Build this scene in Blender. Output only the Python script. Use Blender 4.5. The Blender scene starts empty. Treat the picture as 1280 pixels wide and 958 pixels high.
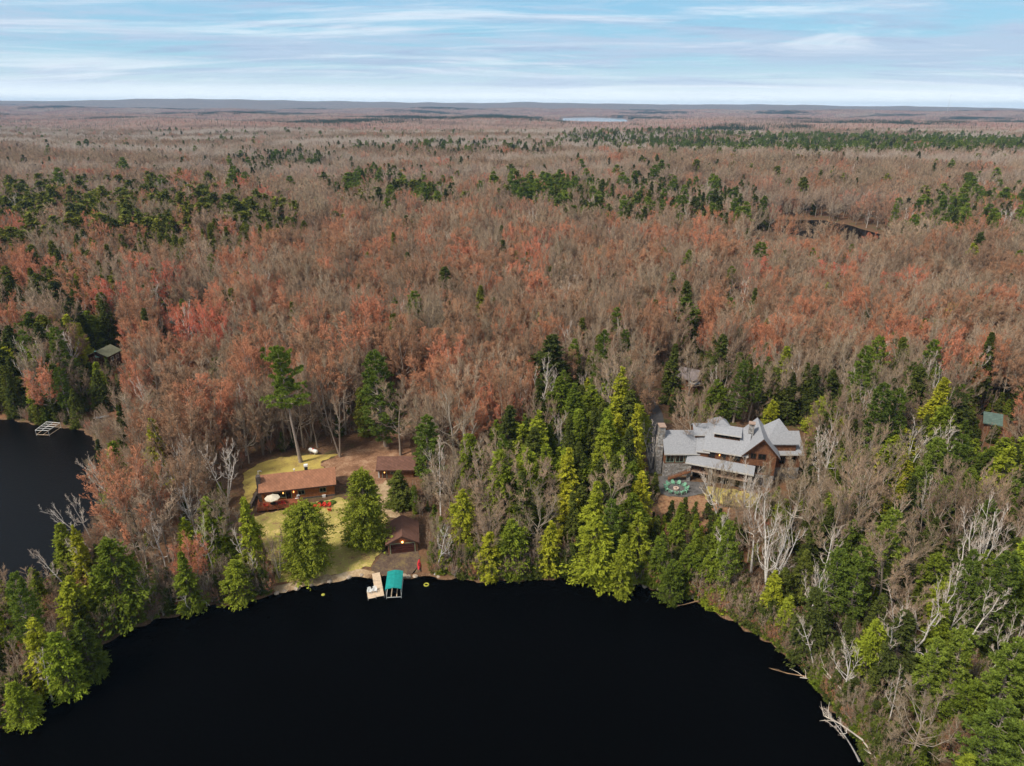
import bpy, math, time
import numpy as np
T0 = time.time()
SC = bpy.context.scene
COL = SC.collection
RNG = np.random.default_rng(7)
rad = math.radians
# ------------------------------------------------------------------ camera model
F = 854.0
PITCH, ROLL, EYE = rad(22.0), rad(0.25), 85.0
HAZE = 5.5e-5


def rx(a):
    c, s = math.cos(a), math.sin(a)
    return np.array([[1, 0, 0], [0, c, -s], [0, s, c]])


def rz(a):
    c, s = math.cos(a), math.sin(a)
    return np.array([[c, -s, 0], [s, c, 0], [0, 0, 1]])


RC = rx(math.pi / 2 - PITCH) @ rz(ROLL)
CAM = np.array([0, 0, EYE])


def P(u, v, z=0.0):
    d = RC @ np.array([(u - 640) / F, -(v - 479) / F, -1.0])
    return CAM + (z - EYE) / d[2] * d


def proj(p):
    q = (np.atleast_2d(p) - CAM) @ RC
    return np.stack([640 - F * q[:, 0] / q[:, 2], 479 + F * q[:, 1] / q[:, 2]], 1)


cam_data = bpy.data.cameras.new('camera')
cam_data.sensor_width = 36
cam_data.lens = F / 1280 * 36
cam_data.clip_start = 1
cam_data.clip_end = 60000
cam = bpy.data.objects.new('camera', cam_data)
COL.objects.link(cam)
cam.location = (0, 0, EYE)
import mathutils
cam.rotation_euler = mathutils.Matrix(RC.tolist()).to_euler()
SC.camera = cam

# ------------------------------------------------------------------ water outlines (world, from where they lie)
def poly(pts, z=0.0):
    return np.array([P(u, v, z)[:2] for u, v in pts])


LAKE = np.vstack([poly([(-60, 935), (0, 907), (30, 898), (60, 868), (90, 846), (120, 808), (170, 784), (215, 769), (260, 759), (310, 750),
        (350, 741), (400, 729), (440, 722), (470, 719), (500, 721), (540, 721), (600, 727), (650, 726), (700, 722), (760, 724),
        (810, 733), (850, 742), (880, 757), (905, 771), (930, 784), (960, 802), (990, 826), (1008, 842), (1028, 870),
        (1050, 896), (1070, 925), (1085, 958), (1110, 1010)]), np.array([[75, 20], [60, -60], [-160, -60], [-150, 50]])])
BAY = np.vstack([poly([(-300, 498), (0, 523), (40, 530), (70, 532), (104, 538), (122, 556), (132, 600), (122, 650), (98, 698), (62, 742),
        (15, 776), (-60, 815)]), np.array([[-190, 60], [-420, 60], [-420, 200]])])
POND = poly([(920, 271), (960, 273.5), (1000, 275), (1030, 275.5), (1046, 279), (1060, 281), (1075, 286), (1092, 290), (1114, 297), (1112, 312), (1060, 309), (1000, 295), (930, 283)])
FARLAKE = poly([(704, 147.6), (740, 146.8), (780, 148.6), (788, 153), (780, 157), (700, 155)])
WATERS = [LAKE, BAY, POND, FARLAKE]


def sdf(poly_, X, Y):
    """signed distance, negative inside"""
    X = np.asarray(X, float); Y = np.asarray(Y, float)
    best = np.full(X.shape, 1e18); ins = np.zeros(X.shape, bool)
    n = len(poly_)
    for i in range(n):
        ax, ay = poly_[i]; bx, by = poly_[(i + 1) % n]
        dx, dy = bx - ax, by - ay
        t = np.clip(((X - ax) * dx + (Y - ay) * dy) / (dx * dx + dy * dy + 1e-12), 0, 1)
        best = np.minimum(best, (X - ax - t * dx) ** 2 + (Y - ay - t * dy) ** 2)
        c = ((ay > Y) != (by > Y)) & (X < (bx - ax) * (Y - ay) / ((by - ay) if by != ay else 1e-12) + ax)
        ins ^= c
    d = np.sqrt(best)
    return np.where(ins, -d, d)


def sm(a, b, x):
    t = np.clip((x - a) / (b - a), 0, 1)
    return t * t * (3 - 2 * t)


def water_d(X, Y):
    d = np.full(np.shape(X), 1e9)
    for w in WATERS:
        d = np.minimum(d, sdf(w, X, Y))
    return d


def height(X, Y, d=None):
    X = np.asarray(X, float); Y = np.asarray(Y, float)
    if d is None:
        d = water_d(X, Y)
    d2 = d + 0.8 * np.sin(X * .9 + np.sin(Y * .7)) * np.sin(Y * 1.1 + 1) * sm(-4, 0, -np.abs(d))
    dl = np.maximum(d2, 0)
    land = 0.12 + 1.25 * (1 - np.exp(-dl / 5)) + 2.4 * (1 - np.exp(-dl / 42))
    land = land + 0.12 * np.sin(X * .35 + Y * .2) * np.sin(Y * .31 + 2) * sm(2, 12, dl)
    land = land + 1.4 * np.exp(-(((X - 47) / 26) ** 2 + ((Y - 146) / 18) ** 2))
    r = np.hypot(X, Y)
    k = sm(10, 120, dl) * (1 - np.exp(-((X / np.maximum(Y, 1) - .12) / .10) ** 2) * sm(1500, 2500, Y) * (1 - sm(6500, 8500, Y)))
    A = 5 * sm(220, 800, r) + 9 * sm(900, 3500, r)
    und = np.sin(X / 310 + 1.3) * np.sin(Y / 240 + .5) + .6 * np.sin(X / 140 + Y / 190 + 2) + .5 * np.sin(Y / 420 - X / 900) + .8 * np.sin(X / 1300 + Y / 900 + 4)
    land = land + k * A * (und + .6) * .6
    land = land + k * 11 * np.exp(-((Y - 850 - X * .15) / 190) ** 2) * sm(-60, 250, X)
    az = X / np.maximum(Y, 1)
    hill = 118 + 42 * np.exp(-((az + .42) / .22) ** 2) + 24 * np.exp(-((az + .02) / .14) ** 2) - 48 * sm(.25, .85, az) + 6 * np.sin(az * 23) + 4 * np.sin(az * 51 + 1) + 2 * np.sin(az * 97)
    hill2 = 70 + 12 * np.sin(az * 9 + 2) + 5 * np.sin(az * 31)
    land = land + k * (hill * sm(9500, 12500, r) + hill2 * .55 * sm(6500, 8200, r) * (1 - sm(8200, 9500, r)))
    bed = -1.6 * (1 - np.exp(d2 / 5.0))
    return np.where(d2 > 0, land, np.minimum(bed, -0.02))


def h1(x, y):
    return float(height(np.array([x]), np.array([y]))[0])


def Pg(u, v, dz=0.0):
    z = 2.0
    for _ in range(12):
        p = P(u, v, z + dz)
        z = 0.5 * z + 0.5 * h1(p[0], p[1])
    p = P(u, v, z + dz)
    return np.array([p[0], p[1], h1(p[0], p[1])])


def Ptop(u, v, H):
    """base of a thing of height H whose top shows at u, v"""
    return Pg(u, v, H)


# ------------------------------------------------------------------ material helpers
def mat(name):
    m = bpy.data.materials.new(name); m.use_nodes = True
    nt = m.node_tree
    b = nt.nodes['Principled BSDF']
    b.inputs['Specular IOR Level'].default_value = 0.25
    b.inputs['Roughness'].default_value = 0.85
    return m, nt, b


def N(nt, t, **kw):
    n = nt.nodes.new(t)
    for k, v in kw.items():
        setattr(n, k, v)
    return n


def L(nt, a, b):
    nt.links.new(a, b)


def ramp(nt, fac, stops, interp='LINEAR'):
    r = N(nt, 'ShaderNodeValToRGB')
    r.color_ramp.interpolation = interp
    e = r.color_ramp.elements
    while len(e) > 1:
        e.remove(e[0])
    e[0].position = stops[0][0]; e[0].color = (*stops[0][1], 1)
    for p, c in stops[1:]:
        x = e.new(p); x.color = (*c, 1)
    if fac is not None:
        L(nt, fac, r.inputs[0])
    return r.outputs[0]


def noise(nt, vec, scale, detail=4, rough=.55, dist=0):
    n = N(nt, 'ShaderNodeTexNoise')
    n.inputs['Scale'].default_value = scale; n.inputs['Detail'].default_value = detail
    n.inputs['Roughness'].default_value = rough; n.inputs['Distortion'].default_value = dist
    if vec is not None:
        L(nt, vec, n.inputs['Vector'])
    return n.outputs['Fac']


def mix(nt, fac, a, b, mode='MIX'):
    m = N(nt, 'ShaderNodeMix', data_type='RGBA', blend_type=mode)
    for i, v in ((0, fac), (6, a), (7, b)):
        if hasattr(v, 'links'):
            L(nt, v, m.inputs[i])
        elif i == 0:
            m.inputs[0].default_value = v
        else:
            m.inputs[i].default_value = (*v, 1)
    return m.outputs[2]


def mth(nt, op, a, b=None, c=None, clamp=False):
    m = N(nt, 'ShaderNodeMath', operation=op, use_clamp=clamp)
    for i, v in enumerate((a, b, c)):
        if v is None:
            continue
        if hasattr(v, 'links'):
            L(nt, v, m.inputs[i])
        else:
            m.inputs[i].default_value = v
    return m.outputs[0]


def geopos(nt):
    return N(nt, 'ShaderNodeNewGeometry').outputs['Position']


def objco(nt):
    return N(nt, 'ShaderNodeTexCoord').outputs['Object']


def bump(nt, b, h, dist=.05, strength=.6):
    n = N(nt, 'ShaderNodeBump'); n.inputs['Strength'].default_value = strength; n.inputs['Distance'].default_value = dist
    L(nt, h, n.inputs['Height']); L(nt, n.outputs[0], b.inputs['Normal'])


def simple(name, col, rough=.8, var=.25, scale=3.0, spec=.25, metal=0.0):
    m, nt, b = mat(name)
    f = noise(nt, objco(nt), scale, 5)
    lo = tuple(c * (1 - var) for c in col); hi = tuple(min(1, c * (1 + var)) for c in col)
    L(nt, ramp(nt, f, [(.3, lo), (.7, hi)]), b.inputs['Base Color'])
    b.inputs['Roughness'].default_value = rough; b.inputs['Specular IOR Level'].default_value = spec
    b.inputs['Metallic'].default_value = metal
    return m


def plant_mat(name, stops, regional=None, noise_amt=.35, transl=0.0, tint=.35):
    """colour by individual (Object Info random), a regional drift and a per-bough tint attribute"""
    m, nt, b = mat(name)
    oi = N(nt, 'ShaderNodeObjectInfo')
    reg = noise(nt, oi.outputs['Location'], .011, 3, .6)
    f = mth(nt, 'ADD', mth(nt, 'MULTIPLY', oi.outputs['Random'], 1 - noise_amt), mth(nt, 'MULTIPLY', mth(nt, 'SUBTRACT', mth(nt, 'MULTIPLY', reg, 2.6), .8, clamp=True), noise_amt))
    c = ramp(nt, f, stops)
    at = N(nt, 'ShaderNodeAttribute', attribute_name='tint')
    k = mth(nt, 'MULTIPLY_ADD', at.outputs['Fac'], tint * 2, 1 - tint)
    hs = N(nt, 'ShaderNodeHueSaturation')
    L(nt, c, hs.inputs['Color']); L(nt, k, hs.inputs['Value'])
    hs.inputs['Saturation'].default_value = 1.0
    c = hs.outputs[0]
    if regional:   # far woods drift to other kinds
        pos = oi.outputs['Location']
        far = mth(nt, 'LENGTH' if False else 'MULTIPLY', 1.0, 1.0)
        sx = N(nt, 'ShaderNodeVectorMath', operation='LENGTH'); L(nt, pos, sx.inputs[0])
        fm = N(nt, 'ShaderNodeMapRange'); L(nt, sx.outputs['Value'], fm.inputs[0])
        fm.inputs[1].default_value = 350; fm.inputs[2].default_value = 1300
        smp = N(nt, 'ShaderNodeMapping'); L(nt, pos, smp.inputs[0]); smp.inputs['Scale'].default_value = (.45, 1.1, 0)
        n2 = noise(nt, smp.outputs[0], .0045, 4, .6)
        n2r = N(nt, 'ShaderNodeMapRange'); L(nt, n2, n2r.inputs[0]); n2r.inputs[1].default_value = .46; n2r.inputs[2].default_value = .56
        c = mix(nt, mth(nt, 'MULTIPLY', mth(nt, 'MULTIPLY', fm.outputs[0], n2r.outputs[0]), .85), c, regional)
    L(nt, c, b.inputs['Base Color'])
    b.inputs['Specular IOR Level'].default_value = .12
    if transl:
        tr = N(nt, 'ShaderNodeBsdfTranslucent'); L(nt, c, tr.inputs[0])
        mx = N(nt, 'ShaderNodeMixShader'); mx.inputs[0].default_value = transl
        out = nt.nodes['Material Output']
        L(nt, b.outputs[0], mx.inputs[1]); L(nt, tr.outputs[0], mx.inputs[2]); L(nt, mx.outputs[0], out.inputs[0])
    return m


M = {}
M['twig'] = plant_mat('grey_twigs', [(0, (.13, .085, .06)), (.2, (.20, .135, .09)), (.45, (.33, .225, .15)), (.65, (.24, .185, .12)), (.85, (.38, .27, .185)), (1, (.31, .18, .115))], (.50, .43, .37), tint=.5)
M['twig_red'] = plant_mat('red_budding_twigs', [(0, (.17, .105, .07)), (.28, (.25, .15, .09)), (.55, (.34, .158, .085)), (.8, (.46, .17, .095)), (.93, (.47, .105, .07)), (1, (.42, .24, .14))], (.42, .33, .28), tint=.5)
M['bark'] = plant_mat('grey_bark', [(0, (.20, .16, .12)), (.6, (.36, .30, .24)), (1, (.52, .46, .38))])
M['bark_pine'] = simple('pine_bark', (.34, .28, .23), .9, .35, 4)
M['bark_dark'] = simple('dark_bark', (.13, .10, .08), .9, .35, 4)
M['birch'] = plant_mat('white_bark', [(0, (.50, .45, .40)), (1, (.78, .73, .68))])
_nt = M['birch'].node_tree; _b = _nt.nodes['Principled BSDF']; _l = _b.inputs['Base Color'].links[0].from_socket
_mp = N(_nt, 'ShaderNodeMapping'); L(_nt, objco(_nt), _mp.inputs[0]); _mp.inputs['Scale'].default_value = (1.5, 1.5, 3.2)
L(_nt, mix(_nt, ramp(_nt, noise(_nt, _mp.outputs[0], 1., 4, .6), [(.54, (0, 0, 0)), (.66, (.8, .8, .8))]), _l, (.16, .13, .11)), _b.inputs['Base Color'])
M['birch_twig'] = plant_mat('birch_twigs', [(0, (.38, .29, .23)), (1, (.58, .49, .41))])
M['cedar'] = plant_mat('cedar_foliage', [(0, (.08, .11, .016)), (.35, (.14, .185, .02)), (.7, (.22, .265, .025)), (1, (.31, .335, .03))], None, .25, .25, .5)
M['yellow'] = plant_mat('yellow_cedar_foliage', [(0, (.23, .30, .028)), (1, (.44, .42, .032))], None, .1, .25, .45)
M['lawncedar'] = plant_mat('lawn_cedar_foliage', [(0, (.25, .28, .03)), (1, (.29, .32, .035))], None, .1, .25, .5)
M['hemlock'] = plant_mat('hemlock_foliage', [(0, (.055, .070, .018)), (.5, (.098, .118, .022)), (1, (.155, .175, .028))], None, .3, .2, .5)
M['pine'] = plant_mat('pine_foliage', [(0, (.11, .155, .028)), (.5, (.175, .235, .035)), (1, (.26, .315, .045))], None, .25, .25, .5)
M['olive'] = plant_mat('far_conifer_foliage', [(0, (.11, .125, .022)), (.5, (.17, .185, .026)), (1, (.24, .235, .035))], None, .3, .2, .5)

# ------------------------------------------------------------------ mesh assembly
def mesh_from(name, parts, mats):
    """parts: list of (verts Nx3, faces MxK, material index, tint per face or None)"""
    me = bpy.data.meshes.new(name)
    nv = sum(len(p[0]) for p in parts)
    V = np.concatenate([p[0] for p in parts]).astype(np.float32)
    loops, starts, totals, mi, tints = [], [], [], [], []
    off = 0; ls = 0
    for p in parts:
        Vp, Fp, m = p[0], p[1], p[2]
        k = Fp.shape[1]; n = len(Fp)
        loops.append((Fp + off).ravel()); starts.append(ls + np.arange(n) * k); totals.append(np.full(n, k))
        mi.append(np.full(n, m))
        t = p[3] if len(p) > 3 and p[3] is not None else np.full(n, .5)
        tints.append(np.asarray(t, float))
        off += len(Vp); ls += n * k
    loops = np.concatenate(loops).astype(np.int32); starts = np.concatenate(starts).astype(np.int32)
    totals = np.concatenate(totals).astype(np.int32)
    me.vertices.add(nv); me.vertices.foreach_set('co', V.ravel())
    me.loops.add(len(loops)); me.loops.foreach_set('vertex_index', loops)
    me.polygons.add(len(starts)); me.polygons.foreach_set('loop_start', starts); me.polygons.foreach_set('loop_total', totals)
    for m in mats:
        me.materials.append(m)
    me.polygons.foreach_set('material_index', np.concatenate(mi).astype(np.int32))
    a = me.attributes.new('tint', 'FLOAT', 'FACE'); a.data.foreach_set('value', np.concatenate(tints).astype(np.float32))
    me.update(calc_edges=True)
    return me


def unit(v):
    return v / (np.linalg.norm(v, axis=-1, keepdims=True) + 1e-9)


def frames(D):
    ref = np.where(np.abs(D[:, 2:3]) > .9, np.array([[1., 0, 0]]), np.array([[0., 0, 1]]))
    A = unit(np.cross(D, ref)); B = np.cross(D, A)
    return A, B


def cones(p0, p1, r, sides=3):
    D = unit(p1 - p0); A, B = frames(D); n = len(p0)
    ph = np.arange(sides) * 2 * math.pi / sides
    r = np.broadcast_to(np.asarray(r, float), (n,))
    ring = p0[:, None] + r[:, None, None] * (A[:, None] * np.cos(ph)[None, :, None] + B[:, None] * np.sin(ph)[None, :, None])
    V = np.concatenate([ring, p1[:, None]], 1).reshape(-1, 3)
    base = np.arange(n)[:, None] * (sides + 1)
    Fs = [np.stack([base[:, 0] + i, base[:, 0] + (i + 1) % sides, base[:, 0] + sides], 1) for i in range(sides)]
    return V, np.stack(Fs, 1).reshape(-1, 3)


def frusta(p0, p1, r0, r1, sides=5):
    D = unit(p1 - p0); A, B = frames(D); n = len(p0)
    ph = np.arange(sides) * 2 * math.pi / sides
    r0 = np.broadcast_to(np.asarray(r0, float), (n,)); r1 = np.broadcast_to(np.asarray(r1, float), (n,))
    cs = A[:, None] * np.cos(ph)[None, :, None] + B[:, None] * np.sin(ph)[None, :, None]
    V = np.concatenate([p0[:, None] + r0[:, None, None] * cs, p1[:, None] + r1[:, None, None] * cs], 1).reshape(-1, 3)
    b = np.arange(n) * 2 * sides
    Fs = [np.stack([b + i, b + (i + 1) % sides, b + sides + (i + 1) % sides, b + sides + i], 1) for i in range(sides)]
    return V, np.stack(Fs, 1).reshape(-1, 4)


def path_tube(pts, rr, sides=6):
    pts = np.asarray(pts, float); rr = np.asarray(rr, float); n = len(pts)
    D = unit(np.gradient(pts, axis=0)); A, B = frames(D)
    for i in range(1, n):     # keep rings aligned
        a = A[i - 1] - D[i] * np.dot(A[i - 1], D[i]); A[i] = a / (np.linalg.norm(a) + 1e-9); B[i] = np.cross(D[i], A[i])
    ph = np.arange(sides) * 2 * math.pi / sides
    V = (pts[:, None] + rr[:, None, None] * (A[:, None] * np.cos(ph)[None, :, None] + B[:, None] * np.sin(ph)[None, :, None])).reshape(-1, 3)
    Fq = []
    for i in range(n - 1):
        for j in range(sides):
            a = i * sides + j; b = i * sides + (j + 1) % sides
            Fq.append((a, b, b + sides, a + sides))
    return V, np.array(Fq)


def rhombi(c, a, b):
    V = np.stack([c - a, c + b, c + a, c - b], 1).reshape(-1, 3)
    return V, np.arange(len(c) * 4).reshape(-1, 4)


def rnd_unit(rng, n):
    return unit(rng.normal(size=(n, 3)))


def kids(rng, S, D, Ln, n, t0, t1, spread, up, lr):
    i = np.repeat(np.arange(len(S)), n)
    t = rng.uniform(t0, t1, len(i))
    p = S[i] + D[i] * (Ln[i] * t)[:, None]
    d = unit(D[i] + spread * rnd_unit(rng, len(i)) + np.array([0, 0, up]))
    l = Ln[i] * lr * (1.15 - .5 * t) * rng.uniform(.65, 1.3, len(i))
    return p, d, l, i


def bare_tree(seed, H=20., W=10., base=.3, n1=13, n2=7, n3=6, n4=5, tw=.016, buds=0, white=False, twig_scale=1.0, lean=0., elmin=30, elmax=72):
    rng = np.random.default_rng(seed)
    n = 7
    z = np.linspace(0, .84 * H, n)
    off = np.cumsum(rng.normal(0, .012 * H, (n, 2)), 0) * np.linspace(0, 1, n)[:, None]
    off[:, 0] += lean * z
    pts = np.column_stack([off, z])
    r0 = .0115 * H
    rr = r0 * (1 - .8 * (z / (.84 * H))) ; rr[0] *= 1.35
    trunk = [(*path_tube(pts, rr, 6), 0)]
    zc, hz = .66 * H, .37 * H
    S1, T1, R1 = [], [], []
    for k in range(n1):
        phi = k * 2.4 + rng.uniform(-.5, .5)
        u = (k + .5) / n1
        zt = zc + hz * (-.75 + 1.7 * u)
        r = W / 2 * math.sqrt(max(.05, 1 - ((zt - zc) / hz) ** 2)) * rng.uniform(.65, 1.05)
        el = rad(elmin + (elmax - elmin) * u) + rng.uniform(-.15, .15)
        zs = min(max(zt - r * math.tan(el), base * H), .82 * H)
        f = zs / (.84 * H)
        x0 = np.array([np.interp(zs, z, pts[:, 0]), np.interp(zs, z, pts[:, 1]), zs])
        tip = np.array([x0[0] + r * math.cos(phi), x0[1] + r * math.sin(phi), max(zt, zs + r * .4)])
        S1.append(x0); T1.append(tip); R1.append(r0 * (1 - .8 * f) * .62)
    S1, T1, R1 = map(np.array, (S1, T1, R1))
    # curved limb, three pieces
    prev = S1
    segS, segD, segL = [], [], []
    for a, b in ((0, .36), (.36, .7), (.7, 1.)):
        q = S1 + (T1 - S1) * b
        q[:, :2] += (T1 - S1)[:, :2] * .16 * math.sin(b * math.pi)
        q[:, 2] -= (T1 - S1)[:, 2] * .12 * math.sin(b * math.pi)
        if b < 1:
            q += rng.normal(0, .018 * H * .5, q.shape)
        trunk.append((*frusta(prev, q, R1 * (1 - .75 * a), R1 * (1 - .75 * b), 4), 0))
        d = q - prev; l = np.linalg.norm(d, axis=1)
        if a > 0:
            segS.append(prev); segD.append(unit(d)); segL.append(l)
        prev = q
    S, D, Ln = np.concatenate(segS), np.concatenate(segD), np.concatenate(segL)
    full = np.concatenate([np.linalg.norm(T1 - S1, axis=1)] * 2)
    S = np.concatenate([S, pts[-2:-1]]); D = np.concatenate([D, [[0, 0, 1.]]]); Ln = np.concatenate([Ln, [.14 * H]]); full = np.concatenate([full, [.3 * H]])
    crown = []
    i = np.repeat(np.arange(len(S)), n2)
    t = rng.uniform(0., 1., len(i))
    p2 = S[i] + D[i] * (Ln[i] * t)[:, None]
    d2 = unit(D[i] + .75 * rnd_unit(rng, len(i)) + np.array([0, 0, .35]))
    l2 = np.clip(full[i] * .27 * rng.uniform(.6, 1.25, len(i)), .045 * H, .135 * H)
    crown.append((*cones(p2, p2 + d2 * l2[:, None], .0018 * H, 3), 0))
    p3, d3, l3, i3 = kids(rng, p2, d2, l2, n3, .15, 1., .8, .35, .5)
    tl2 = rng.random(len(l2)); crown.append((*cones(p3, p3 + d3 * l3[:, None], tw * 1.4, 3), 1, tl2[i3].repeat(3)))
    if n4:
        p4, d4, l4, i4 = kids(rng, p3, d3, l3, n4, .2, 1., .8, .45, .62 * twig_scale)
        tnt = np.clip(tl2[i3[i4]] * .65 + .35 * rng.random(len(i4)), 0, 1)
        crown.append((*cones(p4, p4 + d4 * l4[:, None], tw, 3), 1, tnt.repeat(3)))
        if buds:
            sel = rng.random(len(p4)) < buds
            q = (p4 + d4 * l4[:, None])[sel]; dd = d4[sel]
            crown.append((*cones(q - dd * .12, q + dd * .16, .075, 3), 1, tnt[sel].repeat(3)))
    return trunk, crown


def multi_stem(seed, H, stems, **kw):
    rng = np.random.default_rng(seed)
    T, C = [], []
    for s in range(stems):
        a = s * 2 * math.pi / stems + rng.uniform(-.5, .5)
        t, c = bare_tree(seed * 13 + s, H * rng.uniform(.75, 1.0), lean=rng.uniform(.12, .3), **kw)
        R = rz(a)
        for src, dst in ((t, T), (c, C)):
            for p in src:
                dst.append((p[0] @ R.T, *p[1:]))
    return T, C


def cedar_tree(seed, H=15., W=7., boughs=430, leaves=17, ls=.30, shape=.8, base=.03, droop=.25, bulge=1.0, top=1.0):
    rng = np.random.default_rng(seed)
    trunk = [(*path_tube([[0, 0, 0], [rng.normal(0, .1), rng.normal(0, .1), H * .5], [0, 0, H * .97]], [.016 * H, .011 * H, .02], 6), 0)]
    # boughs, thinning to the top, grouped into lobes
    nl = 34
    lobphi = rng.uniform(0, 2 * math.pi, nl); lobt = rng.uniform(0, 1, nl) ** 1.15; lobr = rng.uniform(.62, 1.28, nl)
    k = rng.integers(0, nl, boughs)
    t = np.clip(lobt[k] + rng.normal(0, .035, boughs), 0, .985)
    phi = lobphi[k] + rng.normal(0, .28, boughs)
    # a third of them spread evenly
    e = rng.random(boughs) < .4
    t[e] = rng.uniform(0, .99, e.sum()) ** 1.2; phi[e] = rng.uniform(0, 6.28, e.sum())
    prof = (1 - t) ** shape * np.clip(.55 + t * 3.2, 0, 1) ** .7 * bulge + .02
    R = W / 2 * prof * np.where(e, rng.uniform(.6, .95, boughs), lobr[k] * rng.uniform(.85, 1.05, boughs))
    z = H * (base + (1 - base) * t)
    out = np.column_stack([np.cos(phi), np.sin(phi), np.zeros(boughs)])
    lift = rng.uniform(-.1, .35, boughs) * (1 + t)
    tip = out * R[:, None] + np.column_stack([np.zeros(boughs), np.zeros(boughs), z + lift * R - droop * R * .5])
    st = np.column_stack([np.zeros(boughs), np.zeros(boughs), z])
    crown = [(*cones(st, st + (tip - st) * .85, .035, 3), 0)]
    D = unit(tip - st)
    tb = rng.random(boughs)
    i = np.repeat(np.arange(boughs), leaves)
    s = rng.uniform(.25, 1.03, len(i)) ** .7
    wob = rng.normal(0, 1, (len(i), 3)) * (.10 + .09 * R[i] * (1.15 - s))[:, None] * np.array([1, 1, .6])
    c = st[i] + (tip - st)[i] * s[:, None] + wob
    c[:, 2] -= droop * (s ** 2) * R[i] * .18
    a = unit(D[i] + rng.normal(0, .55, (len(i), 3)) + np.array([0, 0, -.1])) * (ls * rng.uniform(.6, 1.25, len(i)))[:, None]
    b = unit(np.cross(a, rng.normal(size=(len(i), 3)) + np.array([0, 0, 1.6]))) * (ls * .36 * rng.uniform(.7, 1.3, len(i)))[:, None]
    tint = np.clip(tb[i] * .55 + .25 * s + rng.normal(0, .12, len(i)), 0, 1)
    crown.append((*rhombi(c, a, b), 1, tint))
    return trunk, crown


def pine_tree(seed, H=25., W=9., base=.45, whorls=17, per=5, tufts=15, needles=13, ns=.42, irr=.5):
    rng = np.random.default_rng(seed)
    n = 6; z = np.linspace(0, H * .97, n)
    off = np.cumsum(rng.normal(0, .006 * H, (n, 2)), 0)
    pts = np.column_stack([off, z]); rr = .0135 * H * (1 - .93 * z / (H * .97)) + .015; rr[0] *= 1.3
    trunk = [(*path_tube(pts, rr, 8), 0)]
    crown = []
    S, Tp, R = [], [], []
    for w in range(whorls):
        t = (w + rng.uniform(-.3, .3)) / (whorls - 1)
        zz = H * (base + (.975 - base) * np.clip(t, 0, 1))
        m = per if t < .9 else 3
        a0 = rng.uniform(0, 6.28)
        wl = (1 - irr) + irr * rng.random()
        for k in range(m):
            ln = W / 2 * (1 - t) ** .6 * np.clip(.6 + 2.2 * t, 0, 1) * wl * rng.uniform(.55, 1.15) + .5
            ph = a0 + k * 6.283 / m + rng.uniform(-.35, .35)
            x0 = np.array([np.interp(zz, z, pts[:, 0]), np.interp(zz, z, pts[:, 1]), zz])
            up = (.08 + .5 * t) * ln + rng.uniform(0, .1) * ln
            S.append(x0); Tp.append(x0 + np.array([math.cos(ph) * ln, math.sin(ph) * ln, up])); R.append(ln)
    S, Tp, R = np.array(S), np.array(Tp), np.array(R)
    mid = S + (Tp - S) * .5 - np.array([0, 0, 1]) * (R * .06)[:, None]
    crown.append((*frusta(S, mid, .018 * R + .03, .010 * R + .02, 4), 0))
    crown.append((*cones(mid, Tp, .010 * R + .02, 3), 0))
    for s in range(6 if base > .3 else 0):      # dead stubs on the clear trunk
        zz = H * rng.uniform(base * .5, base); ph = rng.uniform(0, 6.28)
        x0 = np.array([[np.interp(zz, z, pts[:, 0]), np.interp(zz, z, pts[:, 1]), zz]])
        crown.append((*cones(x0, x0 + np.array([[math.cos(ph) * 1.6, math.sin(ph) * 1.6, .2]]), .04, 3), 0))
    nb = len(S)
    i = np.repeat(np.arange(nb), tufts)
    s = rng.uniform(.28, 1.02, len(i)) ** .75
    D = unit(Tp - S); side = unit(np.cross(D, np.array([[0, 0, 1.]])))
    c = S[i] + (Tp - S)[i] * s[:, None] + side[i] * (rng.normal(0, 1, len(i)) * .24 * R[i] * (1.25 - s))[:, None] + np.array([0, 0, 1]) * rng.normal(.12, .13, len(i))[:, None]
    tt = rng.random(len(i))
    j = np.repeat(np.arange(len(i)), needles)
    d = unit(rnd_unit(rng, len(j)) * .9 + D[i][j] * .55 + np.array([0, 0, .4]))
    ln = ns * rng.uniform(.6, 1.2, len(j))
    cc = c[j] + d * (ln * .55)[:, None]
    b = unit(np.cross(d, rng.normal(size=(len(j), 3)))) * (ln * .19)[:, None]
    crown.append((*rhombi(cc, d * (ln * .6)[:, None], b), 1, np.clip(tt[j] * .6 + .4 * rng.random(len(j)), 0, 1)))
    return trunk, crown


# ------------------------------------------------------------------ tree library
LIB = {}


def add_proto(kind, tc, mats, H):
    LIB.setdefault(kind, []).append(dict(trunk=mesh_from(kind + '_trunk', tc[0], mats), crown=mesh_from(kind + '_crown', tc[1], mats), H=H, parts=tc))


for s in range(6):
    add_proto('bare', bare_tree(100 + s, 20, [12, 10, 13, 8.5, 11, 8][s], base=[.3, .4, .25, .45, .35, .4][s], n1=14, n2=8, n3=6, n4=6, tw=.02), [M['bark'], M['twig']], 20)
for s in range(2):
    add_proto('bare', multi_stem(150 + s, 19, 3, W=6, base=.35, n1=7, n2=6, n3=5, n4=5), [M['bark'], M['twig']], 19)
for s in range(5):
    add_proto('maple', bare_tree(200 + s, 19, [10, 9, 11.5, 7.5, 9.5][s], base=[.28, .35, .3, .4, .25][s], n1=14, n2=8, n3=6, n4=6, tw=.019, buds=.5, elmin=42, elmax=80), [M['bark'], M['twig_red']], 19)
for s in range(4):
    add_proto('birch', bare_tree(300 + s, 17, [3.6, 4.8, 4.0, 3.0][s], base=[.45, .4, .3, .5][s], n1=8, n2=5, n3=4, n4=4, white=True, lean=[0, .12, .05, 0][s], elmin=45, elmax=78, tw=.013), [M['birch'], M['birch_twig']], 17)
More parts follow.
